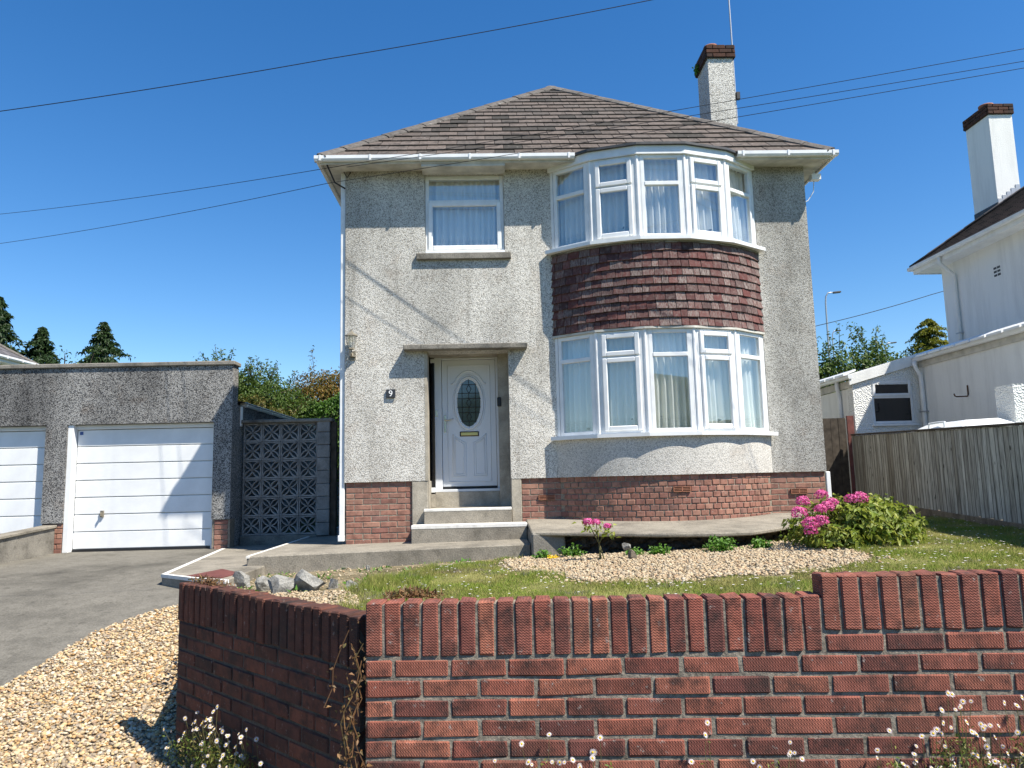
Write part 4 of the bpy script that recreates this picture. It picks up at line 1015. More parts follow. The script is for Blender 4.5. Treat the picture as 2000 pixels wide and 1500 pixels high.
# low wall between the two drives
lw = thing('low_boundary_wall', (-6.58,9,.6), 'low rendered concrete wall with thin coping beside the left garage door', 'wall')
mb = MB(); mb.prism([(-6.66,4.0,-.1),(-6.5,4.0,-.1),(-6.5,11.47,.5),(-6.66,11.47,.5)], [(-6.66,4.0,.62),(-6.5,4.0,.62),(-6.5,11.47,1.065),(-6.66,11.47,1.065)]); mb.build('wall', M['concrete_dark'], lw)
mb = MB(); mb.prism([(-6.69,3.98,.622),(-6.47,3.98,.622),(-6.47,11.475,1.067),(-6.69,11.475,1.067)], [(-6.69,3.98,.662),(-6.47,3.98,.662),(-6.47,11.475,1.107),(-6.69,11.475,1.107)]); mb.build('coping', M['concrete'], lw, bevel=.006)

# ------------------------------------------------------------------ pierced screen wall
def block_mesh(bs=.29, d=.085):
    mb = MB(); hb = bs/2-.002; fwid = .022
    def bar(poly):      # poly in (x,z), extruded in y
        mb.prism([(x,-d/2,z) for x, z in poly], [(x,d/2,z) for x, z in poly])
    bar([(-hb,-hb),(hb,-hb),(hb,-hb+fwid),(-hb,-hb+fwid)]); bar([(-hb,hb-fwid),(hb,hb-fwid),(hb,hb),(-hb,hb)])
    bar([(-hb,-hb+fwid),(-hb+fwid,-hb+fwid),(-hb+fwid,hb-fwid),(-hb,hb-fwid)]); bar([(hb-fwid,-hb+fwid),(hb,-hb+fwid),(hb,hb-fwid),(hb-fwid,hb-fwid)])
    e = hb-fwid+.004; t = .0095
    for sx in (-1,1):
        for sz in (-1,1):
            for bul in (-1,1):
                pts = []
                for i in range(9):
                    q = i/8; x, z = e*q, e*q; bb = bul*.034*math.sin(math.pi*q)**.8
                    pts.append((sx*(x-bb*.707), sz*(z+bb*.707)))
                for i in range(8):
                    (xa,za),(xb,zb) = pts[i], pts[i+1]; L = math.hypot(xb-xa,zb-za); nx, nz = -(zb-za)/L*t, (xb-xa)/L*t
                    bar([(xa-nx,za-nz),(xb-nx,zb-nz),(xb+nx,zb+nz),(xa+nx,za+nz)])
    return mb.mesh('screen_block', M['block'])
BM_ = block_mesh()
scw = thing('screen_wall', (-3.5,12.05,.7), 'shaded pierced concrete block screen of flower patterned squares beside the garage', 'wall')
SX, SZ, BSZ = -3.92, .845, .2925
for r in range(6):
    for c in range(4):
        obj('screen_block', BM_, scw, (SX+BSZ*(c+.5), 12.03, SZ+BSZ*(r+.5)), Matrix.Rotation(random.choice((0,math.pi)),3,'Z'))
mb = MB(); mb.box(SX-.02,SX+BSZ*4+.01,11.95,12.11,.45,SZ-.002); mb.build('base_course', M['concrete_dark'], scw, bevel=.01)
for r in range(9):
    hh = (2.64-.82)/9; mb = MB(); mb.box(SX+BSZ*4+.004,SX+BSZ*4+.20,11.93,12.13,.82+hh*r+.003,.82+hh*(r+1)-.003); mb.build('pilaster_block', M['block'], scw, bevel=.008)
mb = MB(); mb.box(SX-.02,SX+BSZ*4+.24,11.91,12.15,SZ+BSZ*6+.003,SZ+BSZ*6+.055); mb.build('coping', M['concrete_dark'], scw, bevel=.01)
mb = MB(); mb.box(SX+BSZ*4+.21,SX+BSZ*4+.29,11.98,12.08,.8,2.6); mb.build('gate_post', M['wood_dark'], scw)
bw = thing('screen_wall', (-3.3,17,.9), 'low pierced block wall in deep shade at the end of the side passage', 'wall')
for r in range(2):
    for c in range(6): obj('screen_block', BM_, bw, (-4.3+.3*c, 16.9, 1.18+.2925*r))
mb = MB(); mb.box(-4.46,-2.6,16.84,16.97,.6,1.03); mb.build('base_course', M['concrete_dark'], bw); mb = MB(); mb.box(-4.46,-2.6,16.83,16.98,1.62,1.66); mb.build('coping', M['concrete_dark'], bw)

# ------------------------------------------------------------------ fence
FA, FB = Vector((4.98,4.2,0)), Vector((7.0,14.3,0))
fd = (FB-FA); FL = fd.length; fd = fd/FL; fn = Vector((-fd.y, fd.x, 0)); fyaw = math.atan2(fd.y, fd.x)
fence = thing('board_fence', (5.8,8.2,.9), 'weathered grey close boarded timber fence along the right side', 'fence')
ftop = lambda s: 2.0 + .0375*(s-3.8)+.06; fbot = lambda s: .99 + .018*(s-3.8)
s = 0; fm = {}
while s < FL-.02:
    wd = random.choice((.095,.11,.125,.14)); p = FA + fd*(s+wd/2); zt, zb = ftop(s), fbot(s)+random.uniform(-.02,.02)
    key = (wd, round(zt-zb,2))
    if key not in fm:
        m2 = MB(); H_ = zt-zb; m2.add([(-wd/2,-.008,0),(wd/2+.012,-.003,0),(wd/2+.012,.014,0),(-wd/2,.004,0),(-wd/2,-.008,H_),(wd/2+.012,-.003,H_),(wd/2+.012,.014,H_),(-wd/2,.004,H_)], [(0,3,2,1),(4,5,6,7),(0,1,5,4),(1,2,6,5),(2,3,7,6),(3,0,4,7)])
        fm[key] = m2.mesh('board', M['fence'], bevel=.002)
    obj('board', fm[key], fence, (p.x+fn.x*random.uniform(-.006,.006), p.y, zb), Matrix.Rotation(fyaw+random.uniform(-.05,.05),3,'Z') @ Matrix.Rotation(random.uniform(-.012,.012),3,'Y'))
    s += wd-.004
for s0 in np.arange(0, FL, 1.8):
    e = min(s0+1.79, FL); a, b = FA+fd*s0, FA+fd*e; mb = MB()
    P = [a+fn*.035, b+fn*.035, b-fn*.03, a-fn*.03]; zz = [ftop(s0),ftop(e),ftop(e),ftop(s0)]
    mb.prism([(p.x,p.y,z+.002) for p, z in zip(P,zz)], [(p.x,p.y,z+.032) for p, z in zip(P,zz)]); mb.build('capping_rail', M['wood_dark'], fence, bevel=.004)
    mb = MB(); P = [a+fn*.02, b+fn*.02, b-fn*.05, a-fn*.05]
    mb.prism([(p.x,p.y,.55) for p in P], [(p.x,p.y,fbot(s0 if i in (0,3) else e)+.01) for i, p in enumerate(P)]); mb.build('gravel_board', M['sleeper'], fence, bevel=.008)
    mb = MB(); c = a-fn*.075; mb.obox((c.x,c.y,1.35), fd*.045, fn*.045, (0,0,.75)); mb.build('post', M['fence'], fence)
for zo in (.25,.85):
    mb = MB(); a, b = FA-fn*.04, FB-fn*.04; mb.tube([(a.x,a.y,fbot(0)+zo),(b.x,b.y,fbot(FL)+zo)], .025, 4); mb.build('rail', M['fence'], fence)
mb = MB(); mb.box(6.97,7.10,14.40,14.44,.95,2.70); mb.build('plank', M['red_paint'], None)
rp = bpy.data.objects['plank']; tag(rp, 'peeling red painted upright plank at the far end of the fence', 'plank')
mb = MB()
pn = thing('fence_panel', (6.3,14.4,1), 'dark brown timber fence panel showing beside the red plank', 'fence')
for i in range(9):
    mb = MB(); mb.box(5.6+.15*i,5.742+.15*i,14.42+.006*(i%2),14.45+.006*(i%2),.9,2.66); mb.build('board', M['wood_dark'], pn)

# ------------------------------------------------------------------ neighbour on the right
nb = thing('neighbouring_house', (12,11,1), 'white rendered house with dark tiled roof and tall white chimney', 'house')
NX, NYB, NYF = 9.65, 15.2, 11.75; NE = 5.86
mb = MB(); mb.box(NX,17.5,NYF,NYB,.6,NE+.05); mb.build('wall', M['nbwhite'], nb)
mb = MB(); mb.box(NX-.34,17.8,NYF-.34,NYB+.4,NE,NE+.02); mb.build('soffit', M['nbwhite'], nb)
mb = MB(); mb.box(NX-.36,NX-.335,NYF-.34,NYB+.42,NE-.02,NE+.14); mb.box(NX-.335,17.8,NYB+.40,NYB+.42,NE-.02,NE+.14); mb.build('fascia', M['nbwhite'], nb)
gutter((NX-.45,NYF-.34,NE+.07), (NX-.45,NYB+.5,NE+.07), 'gutter', nb, (-1,0,0), False, 'nbwhite'); gutter((NX-.44,NYB+.51,NE+.069), (17.8,NYB+.51,NE+.069), 'gutter', nb, (0,1,0), False, 'nbwhite')
m2 = MB(); e0 = (NX-.40,NYB+.46,NE+.11); e1 = (NX-.40,NYF-.36,NE+.11); hr = 2.1; rz = hr*.75
a_ = (NX-.40+hr, NYB+.46-hr, NE+.11+rz); b_ = (NX-.40+hr, NYF-.36+hr, NE+.11+rz); e2 = (NX-.40+2*hr,NYB+.46,NE+.11); e3 = (NX-.40+2*hr,NYF-.36,NE+.11)
m2.add([e0,e1,b_,a_,e2,e3], [(0,3,2,1),(0,4,3),(1,2,5),(4,5,2,3)])
def far_tile():
    t = NT('dark_roof_tiles'); c = t.coord()
    br = t.n('ShaderNodeTexBrick', {'Vector': c, 'Color1': (0.065,0.05,0.045,1), 'Color2': (0.10,0.075,0.065,1), 'Mortar': (0.015,0.014,0.013,1), 'Scale': 1.0, 'Brick Width': .27, 'Row Height': .2, 'Mortar Size': .012})
    t.bump(t.noise(c, 20, 4), .6, .01); return t.fin(br.outputs[0], .85, .25)
FT = far_tile()
nroof = raw(m2, 'roof', M['wood_dark'], nb)
# tile courses on the flank we look at
upv = Vector((hr,0,rz)); LU = upv.length; upv.normalize(); ntc = 20; nx_ = Vector((-rz,0,hr)).normalized()
for r in range(ntc):
    s0 = LU*r/ntc; s1 = LU*(r+1)/ntc+.04; ya = e0[1]-hr*r/ntc; yb = e1[1]+hr*r/ntc; o0 = Vector((e0[0],0,e0[2]))
    ya2, yb2 = e0[1]-hr*(r+1)/ntc, e1[1]+hr*(r+1)/ntc
    q = lambda s_, y_, n_: tuple(o0 + upv*s_ + nx_*n_ + Vector((0,y_,0)))
    mb = MB(); mb.prism([q(s0,ya,.0),q(s0,yb,.0),q(s1,yb2,.0),q(s1,ya2,.0)], [q(s0,ya,.04),q(s0,yb,.04),q(s1,yb2,.014),q(s1,ya2,.014)]); mb.build('tile_course', FT, nroof)
cap_run(Vector(e0)+Vector((0,0,.06)), Vector(a_)+Vector((0,0,.06)), nroof, M['tile'], spread=.1, drop=.05)
cap_run(Vector(a_)+Vector((0,0,.05)), Vector(b_)+Vector((0,0,.05)), nroof, M['tile'], name='ridge_tile')
KX0, KX1, KY0, KY1 = 10.57, 11.07, 14.55, 15.3
mb = MB(); mb.box(KX0,KX1,KY0,KY1,6.2,8.98); nch = mb.build('chimney', M['nbwhite'], nb)
mb = MB(); mb.box(KX0-.015,KX1+.015,KY0-.015,KY1+.015,8.97,9.19); mb.build('chimney_core', M['mortar_dark'], nch)
for r in range(3):
    z = 9.015+r*.075
    for x0, y0, dx, dy, L, yw in ((KX0-.03,KY0-.012,1,0,.56,0),(KX0-.012,KY1+.03,0,-1,KY1-KY0+.06,R(-90)),(KX1+.012,KY0-.03,0,1,KY1-KY0+.06,R(90))):
        stretcher_row(nch, Vector((x0,y0,0)), Vector((dx,dy,0)), z, 0, L, .225 if r%2 else .1125, M['brick_chim'], yw, dep=.06, hh=.065)
mb = MB(); mb.lathe([(.13,0),(.135,.05),(.12,.07),(.12,.12),(.145,.14),(.145,.17),(.1,.17)], (KX0+.22,KY0+.35,9.18), 18); mb.build('chimney_pot', M['terracotta'], nch, True)
# stepped lead along the chimney front, on the roof slope
for k in range(5):
    x = KX0+.1*k; mb = MB(); zz = e0[2]+(x+.05-e0[0])*rz/hr; mb.box(x+.002,x+.098,KY0-.012,KY0+.002,zz-.05,zz+.14); mb.build('lead_step', M['metal'], nch)
mb = MB(); zz = e0[2]+(KX0-e0[0])*rz/hr; mb.box(KX0-.014,KX0+.002,KY0-.01,KY1,zz-.3,zz+.10); mb.build('lead_flashing', M['felt'], nch)
mb = MB(); mb.tube([(NX-.40,14.6,NE+.08),(NX-.40,14.62,NE-.05),(NX-.06,14.7,NE-.28),(NX-.05,14.72,NE-.4),(NX-.05,14.72,3.3)], .035, 10); dpn = mb.build('downpipe', M['nbwhite'], nb, True)
mb = MB(); mb.box(NX-.1,NX+.01,14.66,14.78,4.35,4.37); mb.box(NX-.1,NX+.01,14.66,14.78,4.12,4.14); mb.build('pipe_clip', M['metal'], dpn)
mb = MB()
for i in range(2):
    for j in range(3): mb.box(NX-.004,NX+.01,13.42+.1*i,13.50+.1*i,5.22+.07*j,5.26+.07*j)
mb.build('air_vent', M['felt'], nb)
# its side extension
ex = thing('side_extension', (8.5,12,1), 'single storey white lean-to extension with ribbed roof edge and white window', 'building')
EXF = 8.46; EZ_ = 3.62
mb = MB(); mb.box(EXF,NX-.01,10.9,14.395,.6,EZ_); mb.build('wall', M['nbwhite'], ex)
mb = MB(); wx0, wx1, wz0, wz1 = 7.50,8.33,2.48,3.40
m3 = MB(); wall_holes(m3, 7.13, EXF+.02, .6, 3.30, [(wx0,wx1,wz0,3.30)], 14.40, .2); m3.prism([(7.13,14.401,3.30),(EXF+.02,14.401,3.30),(EXF+.02,14.6,3.30),(7.13,14.6,3.30)], [(7.13,14.401,3.32),(EXF+.02,14.401,3.72),(EXF+.02,14.6,3.72),(7.13,14.6,3.32)])
raw(m3, 'front_wall', M['spatter'], ex)
mb = MB(); mb.box(7.131,NX-.01,14.61,18,.6,3.25); mb.build('rear_wall', M['nbwhite'], ex)
mb = MB(); sash(mb, Vector((wx0,14.42,0)), u0, wz0+.05, wz1-.0, wx1-wx0, .05, 0, n0, .06); mb.obox(((wx0+wx1)/2,14.45,3.06), u0*.36, n0*.03, (0,0,.03))
mb.box(wx0-.03,wx1+.03,14.35,14.46,wz0,wz0+.045)
ew = mb.build('window', M['pvc'], ex, bevel=.006)
mb = MB(); sash(mb, Vector((wx0+.03,14.42,0)), u0, 3.07, 3.385, wx1-wx0-.06, .055, .02, n0, .05); mb.build('sash', M['pvc'], ew, bevel=.008)
pane(ew, Vector((wx0,14.42,0)), u0, n0, .085, wx1-wx0-.085, 3.125, 3.33, 0, 'dark_glass'); pane(ew, Vector((wx0,14.42,0)), u0, n0, .05, wx1-wx0-.05, 2.58, 3.03, -.02, 'dark_glass')
# verge board, eaves boards and gutters
def board(parent, name, mat, p, q, t, hgt):
    p, q = Vector(p), Vector(q); d = q-p; L = d.length; d.normalize(); n = Vector((-d.y,d.x,0)).normalized(); m2 = MB()
    m2.prism([p, q, q+n*t, p+n*t], [p+Vector((0,0,hgt)), q+Vector((0,0,hgt)), q+n*t+Vector((0,0,hgt)), p+n*t+Vector((0,0,hgt))]); return m2.build(name, mat, parent)
board(ex, 'verge_board', M['nbwhite'], (7.05,14.34,3.30), (8.50,14.34,3.70), .03, .19)
board(ex, 'eaves_board', M['soffit'], (EXF-.03,14.3,3.61), (EXF-.03,10.85,3.61), .02, .12)
gutter((EXF-.13,10.8,3.72), (EXF-.13,14.42,3.72), 'gutter', ex, (-1,0,0), False); gutter((7.02,14.32,3.42), (7.02,18,3.42), 'gutter', ex, (-1,0,0), False)
board(ex, 'eaves_board', M['soffit'], (7.11,18,3.26), (7.11,14.42,3.26), .02, .14)
me = MB().obox((0,0,0), (.13,0,.05), (0,.185,0), (0,0,.02)).mesh('roof_rib', M['pvc'])
y_ = 11.0
while y_ < 14.3: obj('roof_rib', me, ex, (EXF-.05,y_,3.85)); y_ += .42
y_ = 14.6
while y_ < 18: obj('roof_rib', me, ex, (7.10,y_,3.555)); y_ += .42
m2 = MB(); m2.prism([(EXF-.14,10.8,3.79),(NX+.02,10.8,4.15),(NX+.02,14.34,4.15),(EXF-.14,14.34,3.79)], [(EXF-.14,10.8,3.81),(NX+.02,10.8,4.17),(NX+.02,14.34,4.17),(EXF-.14,14.34,3.81)]); m2.prism([(7.03,14.345,3.48),(NX,14.345,4.2),(NX,18,4.2),(7.03,18,3.48)], [(7.03,14.345,3.50),(NX,14.345,4.22),(NX,18,4.22),(7.03,18,3.50)]); m2.build('sheet_roof', M['nbwhite'], ex)
mb = MB(); mb.tube([(EXF-.17,14.2,3.72),(EXF-.15,14.2,3.6),(EXF-.07,14.2,3.45),(EXF-.06,14.2,3.3),(EXF-.06,14.2,1.0)], .04, 10); dpe = mb.build('downpipe', M['pvc'], ex, True)
mb = MB(); mb.tube([(7.06,14.9,3.42),(7.06,14.9,3.3),(7.09,14.9,3.1),(7.09,14.9,1)], .04, 10); mb.build('downpipe', M['pvc'], ex, True)
mb = MB(); mb.box(EXF-.12,EXF,14.14,14.26,2.72,2.745); mb.build('pipe_clip', M['metal'], dpe)
mb = MB(); mb.tube([(EXF-.012,12.9,3.08),(EXF-.014,12.9,2.92),(EXF-.03,12.9,2.885),(EXF-.20,12.94,2.885),(EXF-.225,12.945,2.90),(EXF-.235,12.95,2.94)], .012, 8); mb.build('iron_hook', M['rust'], ex)
mb = MB(); mb.box(7.72,EXF-.001,10.75,11.15,.7,2.84); mb.build('pier', M['spatter'], ex)
# white moulded lid showing above the fence
bx = thing('storage_box', (7.15,11.2,1), 'white moulded plastic box lid just showing above the fence', 'box')
mb = MB(); mb.box(6.85,7.65,10.6,11.9,.95,2.20); mb.build('body', M['plastic'], bx, bevel=.03)
mb = MB(); mb.prism([(6.78,10.5,2.205),(7.7,10.5,2.205),(7.7,12.0,2.205),(6.78,12.0,2.205)], [(6.98,10.85,2.33),(7.55,10.85,2.35),(7.55,11.75,2.35),(6.98,11.75,2.33)]); ld = mb.build('lid', M['plastic'], bx, bevel=.03, seg=2)
mb = MB(); mb.tube([(6.86,11.1,2.24),(6.86,11.1,2.32),(6.9,11.3,2.33),(6.86,11.5,2.32),(6.86,11.5,2.24)], .018, 8); mb.build('handle', M['plastic'], ld)

# ------------------------------------------------------------------ neighbour on the left (roof only shows)
nl = thing('neighbouring_house', (-16,16,.9), 'house beyond the garage showing only a grey slate roof corner and white gutter', 'house')
LXR = -12.55; LYB = 19.9; LE = 4.88
mb = MB(); mb.box(-21,LXR,12.5,LYB,.4,LE+.05); mb.build('wall', M['nbwhite'], nl)
mb = MB(); mb.box(-21.3,LXR+.3,12.2,LYB+.3,LE,LE+.12); mb.build('fascia', M['nbwhite'], nl)
gutter((LXR+.4,12.1,LE+.08), (LXR+.4,LYB+.4,LE+.08), 'gutter', nl, (1,0,0))
m2 = MB(); hr = 4.2; e0 = (LXR+.36,LYB+.36,LE+.13); e1 = (LXR+.36,12.1,LE+.13); a_ = (e0[0]-hr,e0[1]-hr,e0[2]+2.9); b_ = (e0[0]-hr,12.1+hr,e0[2]+2.9); e2 = (e0[0]-2*hr,e0[1],e0[2]); e3 = (e0[0]-2*hr,12.1,e0[2])
m2.add([e0,e1,b_,a_,e2,e3], [(0,1,2,3),(0,3,4),(1,5,2),(4,3,2,5)])
_t = NT('grey_slate_roof'); _c = _t.coord()
_b = _t.n('ShaderNodeTexBrick', {'Vector': _t.n('ShaderNodeMapping', {'Vector': _c, 'Rotation': (0,0,R(90))}).outputs[0], 'Color1': (0.10,0.095,0.10,1), 'Color2': (0.15,0.14,0.145,1), 'Mortar': (0.03,0.03,0.03,1), 'Scale': 1.0, 'Brick Width': .3, 'Row Height': .22, 'Mortar Size': .012})
lroof = raw(m2, 'roof', _t.fin(_b.outputs[0], .85, .2), nl)
cap_run(Vector(e0)+Vector((0,0,.02)), Vector(a_)+Vector((0,0,.02)), lroof, M['hip'], spread=.1, drop=.06)
cap_run(Vector(a_)+Vector((0,0,.02)), Vector(b_)+Vector((0,0,.02)), lroof, M['hip'], name='ridge_tile')

# ------------------------------------------------------------------ overhead wires
def wire(pts, label, r=.006, sag=.0, name='overhead_cable', n=24):
    P = [Vector(p) for p in pts]; out = []
    for i in range(len(P)-1):
        for k in range(n+1):
            if i and k == 0: continue
            t = k/n; q = P[i].lerp(P[i+1], t); q.z -= sag*4*t*(1-t); out.append(q)
    return tag(MB().tube(out, r, 6).build(name, M['cable']), label, 'cable', 'overhead cables')
b1 = Vector((X0+.07,9.62,5.85))
d1 = Vector((6.18,7.8,6.435))-b1; d2 = Vector((6.17,7.8,6.345))-b1
wire([b1, b1+d1*1.9], 'uppermost of the paired black cables rising right from the left eaves', .0036, .09)
wire([b1+Vector((.01,.02,-.02)), b1+d2*1.9+Vector((.01,.02,-.02))], 'lower of the paired black cables rising right from the left eaves', .0036, .12)
b3 = Vector((-2.12,9.6,5.585)); d3 = Vector((6.15,7.8,6.19))-b3
wire([b3, b3+d3*1.9], 'single black cable rising right from below the left eaves corner', .0036, .08)
wire([b1, Vector((-9.28,14,6.88)), Vector((-20,20,8.0))], 'upper black cable leaving the left eaves towards the left', .0042, .05)
wire([b3, Vector((-9.24,14,6.30)), Vector((-20,20,7.2))], 'lower black cable leaving the left eaves towards the left', .0042, .05)
wire([(-14,6,3.9),(-4.03,6,4.755),(-1.32,6,5.20),(1.56,6,5.745),(9,6,7.5)], 'lone cable crossing the sky high above the roof', .0036, .015)
wire([(8,30,6.5),(13.68,30,7.67),(18.54,30,8.89),(26,30,11)], 'thin distant cable behind the street lamps', .014, .05)

# ------------------------------------------------------------------ plants
def unit(v): return v/np.maximum(np.linalg.norm(v, axis=1, keepdims=True), 1e-9)
def leaves(pts, nrm, size, aspect=.45, droop=.2, jitter=.8, fold=.12):
    """diamond leaves; nrm is the way each leaf faces"""
    n = len(pts); pts = np.asarray(pts, float)
    N = unit(np.asarray(nrm, float) + RNG.normal(0, jitter, (n,3)))
    T = unit(np.cross(N, RNG.normal(0, 1, (n,3)))); B = np.cross(N, T)
    s = (np.asarray(size)*RNG.uniform(.6, 1.3, n))[:,None]
    a = pts; tip = pts + T*s - np.array([0,0,1.])*s*droop; midp = pts + T*s*.45
    l = midp + B*s*aspect*.5 + N*s*fold; r = midp - B*s*aspect*.5 + N*s*fold
    v = np.stack([a, r, tip, l], 1).reshape(-1,3); k = np.arange(n)*4
    f = np.concatenate([np.stack([k,k+1,k+2],1), np.stack([k,k+2,k+3],1)], 0)
    return v, f
def blob_pts(c, rad, n, shell=.45):
    d = unit(RNG.normal(0,1,(n,3))); r = RNG.uniform(shell, 1, n)**.6
    lump = 1 + .16*np.sin(d[:,0]*7+c[0]*3)*np.cos(d[:,1]*6+c[1]) + .12*np.sin(d[:,2]*9+c[0])
    return np.asarray(c) + d*(r*lump)[:,None]*np.asarray(rad), d
def broad_tree(name, label, cat, base, blobs, per_m, leafsize, mat, trunk_r=.09, group=None, sprays=0, aspect=.5, shell=.4, gap=-3.0):
    o = thing(name, base, label, cat, group); V = []; F = []; off = 0; base = Vector(base); mt = MB()
    for c, rad in blobs:
        cc = Vector(c); mt.tube([base-Vector((0,0,.15)), base.lerp(cc,.55)+Vector((random.uniform(-.1,.1),random.uniform(-.1,.1),.0)), cc+Vector((0,0,rad[2]*.4))], [trunk_r, trunk_r*.6, trunk_r*.15], 7)
        n = int(per_m*rad[0]*rad[1]*rad[2]); p, d = blob_pts(c, rad, n, shell)
        keep = (np.sin(p[:,0]*3.1+p[:,2]*2.3)+np.sin(p[:,1]*2.7-p[:,2]*3.3+1)) > gap
        p, d = p[keep], d[keep]
        v, f = leaves(p, d+np.array([0,0,.5]), np.full(len(p), leafsize), aspect); V.append(v); F.append(f+off); off += len(v)
        for _ in range(int(sprays)):       # shoots that break the outline
            dd = unit(RNG.normal(0,1,(1,3)))[0]; dd[2] = abs(dd[2])*1.2+.2; st = np.asarray(c)+dd*np.asarray(rad)*.8; L = RNG.uniform(.25,.6)*rad[2]
            t = RNG.uniform(0,1,26)[:,None]; q = st + dd*t*L + RNG.normal(0,.05*rad[0],(26,3))
            mt.tube([Vector(st), Vector(st+dd*L)], [.012,.004], 4)
            v, f = leaves(q, np.tile(dd,(26,1)), np.full(26, leafsize), aspect); V.append(v); F.append(f+off); off += len(v)
    mt.build('trunk', M['bark'], o)
    obj('crown', mesh_np('crown', np.concatenate(V), np.concatenate(F), M[mat]), o)
    return o
def conifer(name, label, base, H_, rad, mat, n, leafsize, group=None, power=.8, lean=0, gaps=.35):
    o = thing(name, base, label, 'tree', group); base_v = np.array(base)
    MB().tube([Vector(base)-Vector((0,0,.2)), Vector(base)+Vector((lean*.5,0,H_*.5)), Vector(base)+Vector((lean,0,H_))], [rad*.08, rad*.05, .02], 8).build('trunk', M['bark'], o)
    V = []; F = []; off = 0; nbr = int(n/110); 
    for b in range(nbr):
        t = min(.10 + .90*(b/nbr)**.85 + RNG.normal(0,.012), .995); ang = b*2.399 + RNG.normal(0,.4); R_ = rad*((1.0-t)**power)*RNG.uniform(.5, 1.3) + .012*rad
        dx, dy = math.cos(ang), math.sin(ang); up_ = RNG.uniform(-.12,.22)
        for s_, cnt in ((.22,26),(.45,28),(.68,28),(.88,18),(1.03,10)):
            cs = (.05*rad*(1.03-t) + .085*R_)*(1.25-s_*.7); c_ = base_v + [dx*R_*s_+lean*t, dy*R_*s_, H_*t + R_*(s_*up_ - .30*s_*s_)]
            p = c_ + RNG.normal(0, 1, (cnt,3))*[cs,cs,cs*.42]
            nn = np.tile([dx*.5, dy*.5, .9], (cnt,1)); v, f = leaves(p, nn, np.full(cnt, leafsize*(1.0-.45*t)), .4, .4, .6); V.append(v); F.append(f+off); off += len(v)
    obj('crown', mesh_np('crown', np.concatenate(V), np.concatenate(F), M[mat]), o); return o
hh_ = lambda x, y: float(ground_z(np.array(x), np.array(y)))
conifer('conifer_tree', 'tall dark conifer at the far left edge', (-22.3,34,hh_(-22.3,34)), 10.3-hh_(-22,34)+.2, 4.2, 'leaf_dark', 15000, .30, 'conifers beyond the garages', 1.0)
conifer('conifer_tree', 'shorter dark conifer just right of the slate roof corner', (-20.9,35,hh_(-20.9,35)), 9.2-hh_(-21,35)+.1, 3.9, 'leaf_dark', 14000, .30, 'conifers beyond the garages', 1.0)
conifer('conifer_tree', 'narrow lone dark conifer standing above the garage coping', (-20.6,40,hh_(-20.6,40)), 10.5-hh_(-20.6,40)+.1, 4.6, 'leaf_dark', 15000, .30, 'conifers beyond the garages', 1.0)
dd = thing('bare_shrub', (-20.6,36,hh_(-20.6,36)), 'sparse nearly bare shrub between the two dark conifers', 'shrub')
mt = MB(); bz0 = hh_(-20.6,36); q = []
for i in range(9):
    a = random.uniform(-.8,.8); top_ = Vector((-20.4+math.sin(a)*1.2+.6, 36+random.uniform(-.4,.4), 7.4+random.uniform(-.4,.9)))
    mt.tube([Vector((-20.3,36,bz0-.1)), Vector((-20.2+a*.4,36,bz0+3.2)), top_], [.06,.035,.012], 5); q.append(top_)
mt.build('branch', M['bark'], dd); P = np.concatenate([np.array(t)+RNG.normal(0,.16,(14,3)) for t in q[:5]])
v, f = leaves(P, np.tile([0,0,1.],(len(P),1)), np.full(len(P), .16)); obj('foliage', mesh_np('foliage', v, f, M['leaf_green']), dd)
broad_tree('shrub_tree', 'loose green shrub with feathery shoots rising behind the garage end', 'tree', (-6.3,18.6,.9), [((-6.6,18.6,4.1),(.75,.7,.65)),((-5.75,18.8,3.75),(.65,.6,.6)),((-6.2,18.9,3.3),(.9,.8,.8))], 9000, .085, 'leaf_green', .07, None, 18, .38, .25, -1.3)
broad_tree('golden_bush', 'golden orange bush catching the sun beyond the hedge', 'bush', (-5.6,25,1.5), [((-5.7,25,4.55),(1.15,.8,.85)),((-6.6,25.2,4.1),(.9,.7,.7)),((-4.8,25.4,4.65),(1.2,.7,.85)),((-5.6,25.1,3.7),(1.6,.8,.7))], 8500, .095, 'leaf_gold', .06, None, 5, .42, .15)
broad_tree('green_bush', 'mid green bush between the garage end and the golden bush', 'bush', (-6.4,20,1.1), [((-6.2,20,3.95),(.8,.7,.7)),((-5.6,19.8,3.75),(.65,.6,.65)),((-6.8,20.1,3.5),(.9,.7,.8)),((-5.2,20.3,3.5),(.6,.6,.6))], 8500, .085, 'leaf_green', .05, None, 5, .5, .15)
broad_tree('olive_bush', 'brownish olive bush low behind the lean-to gutter', 'bush', (-5.3,18.2,1), [((-5.75,18.2,3.3),(.6,.5,.5)),((-5.2,18.4,3.0),(.55,.5,.5)),((-6.2,18.3,3.2),(.6,.5,.5))], 9000, .075, 'leaf_olive', .05, None, 3, .5, .15)
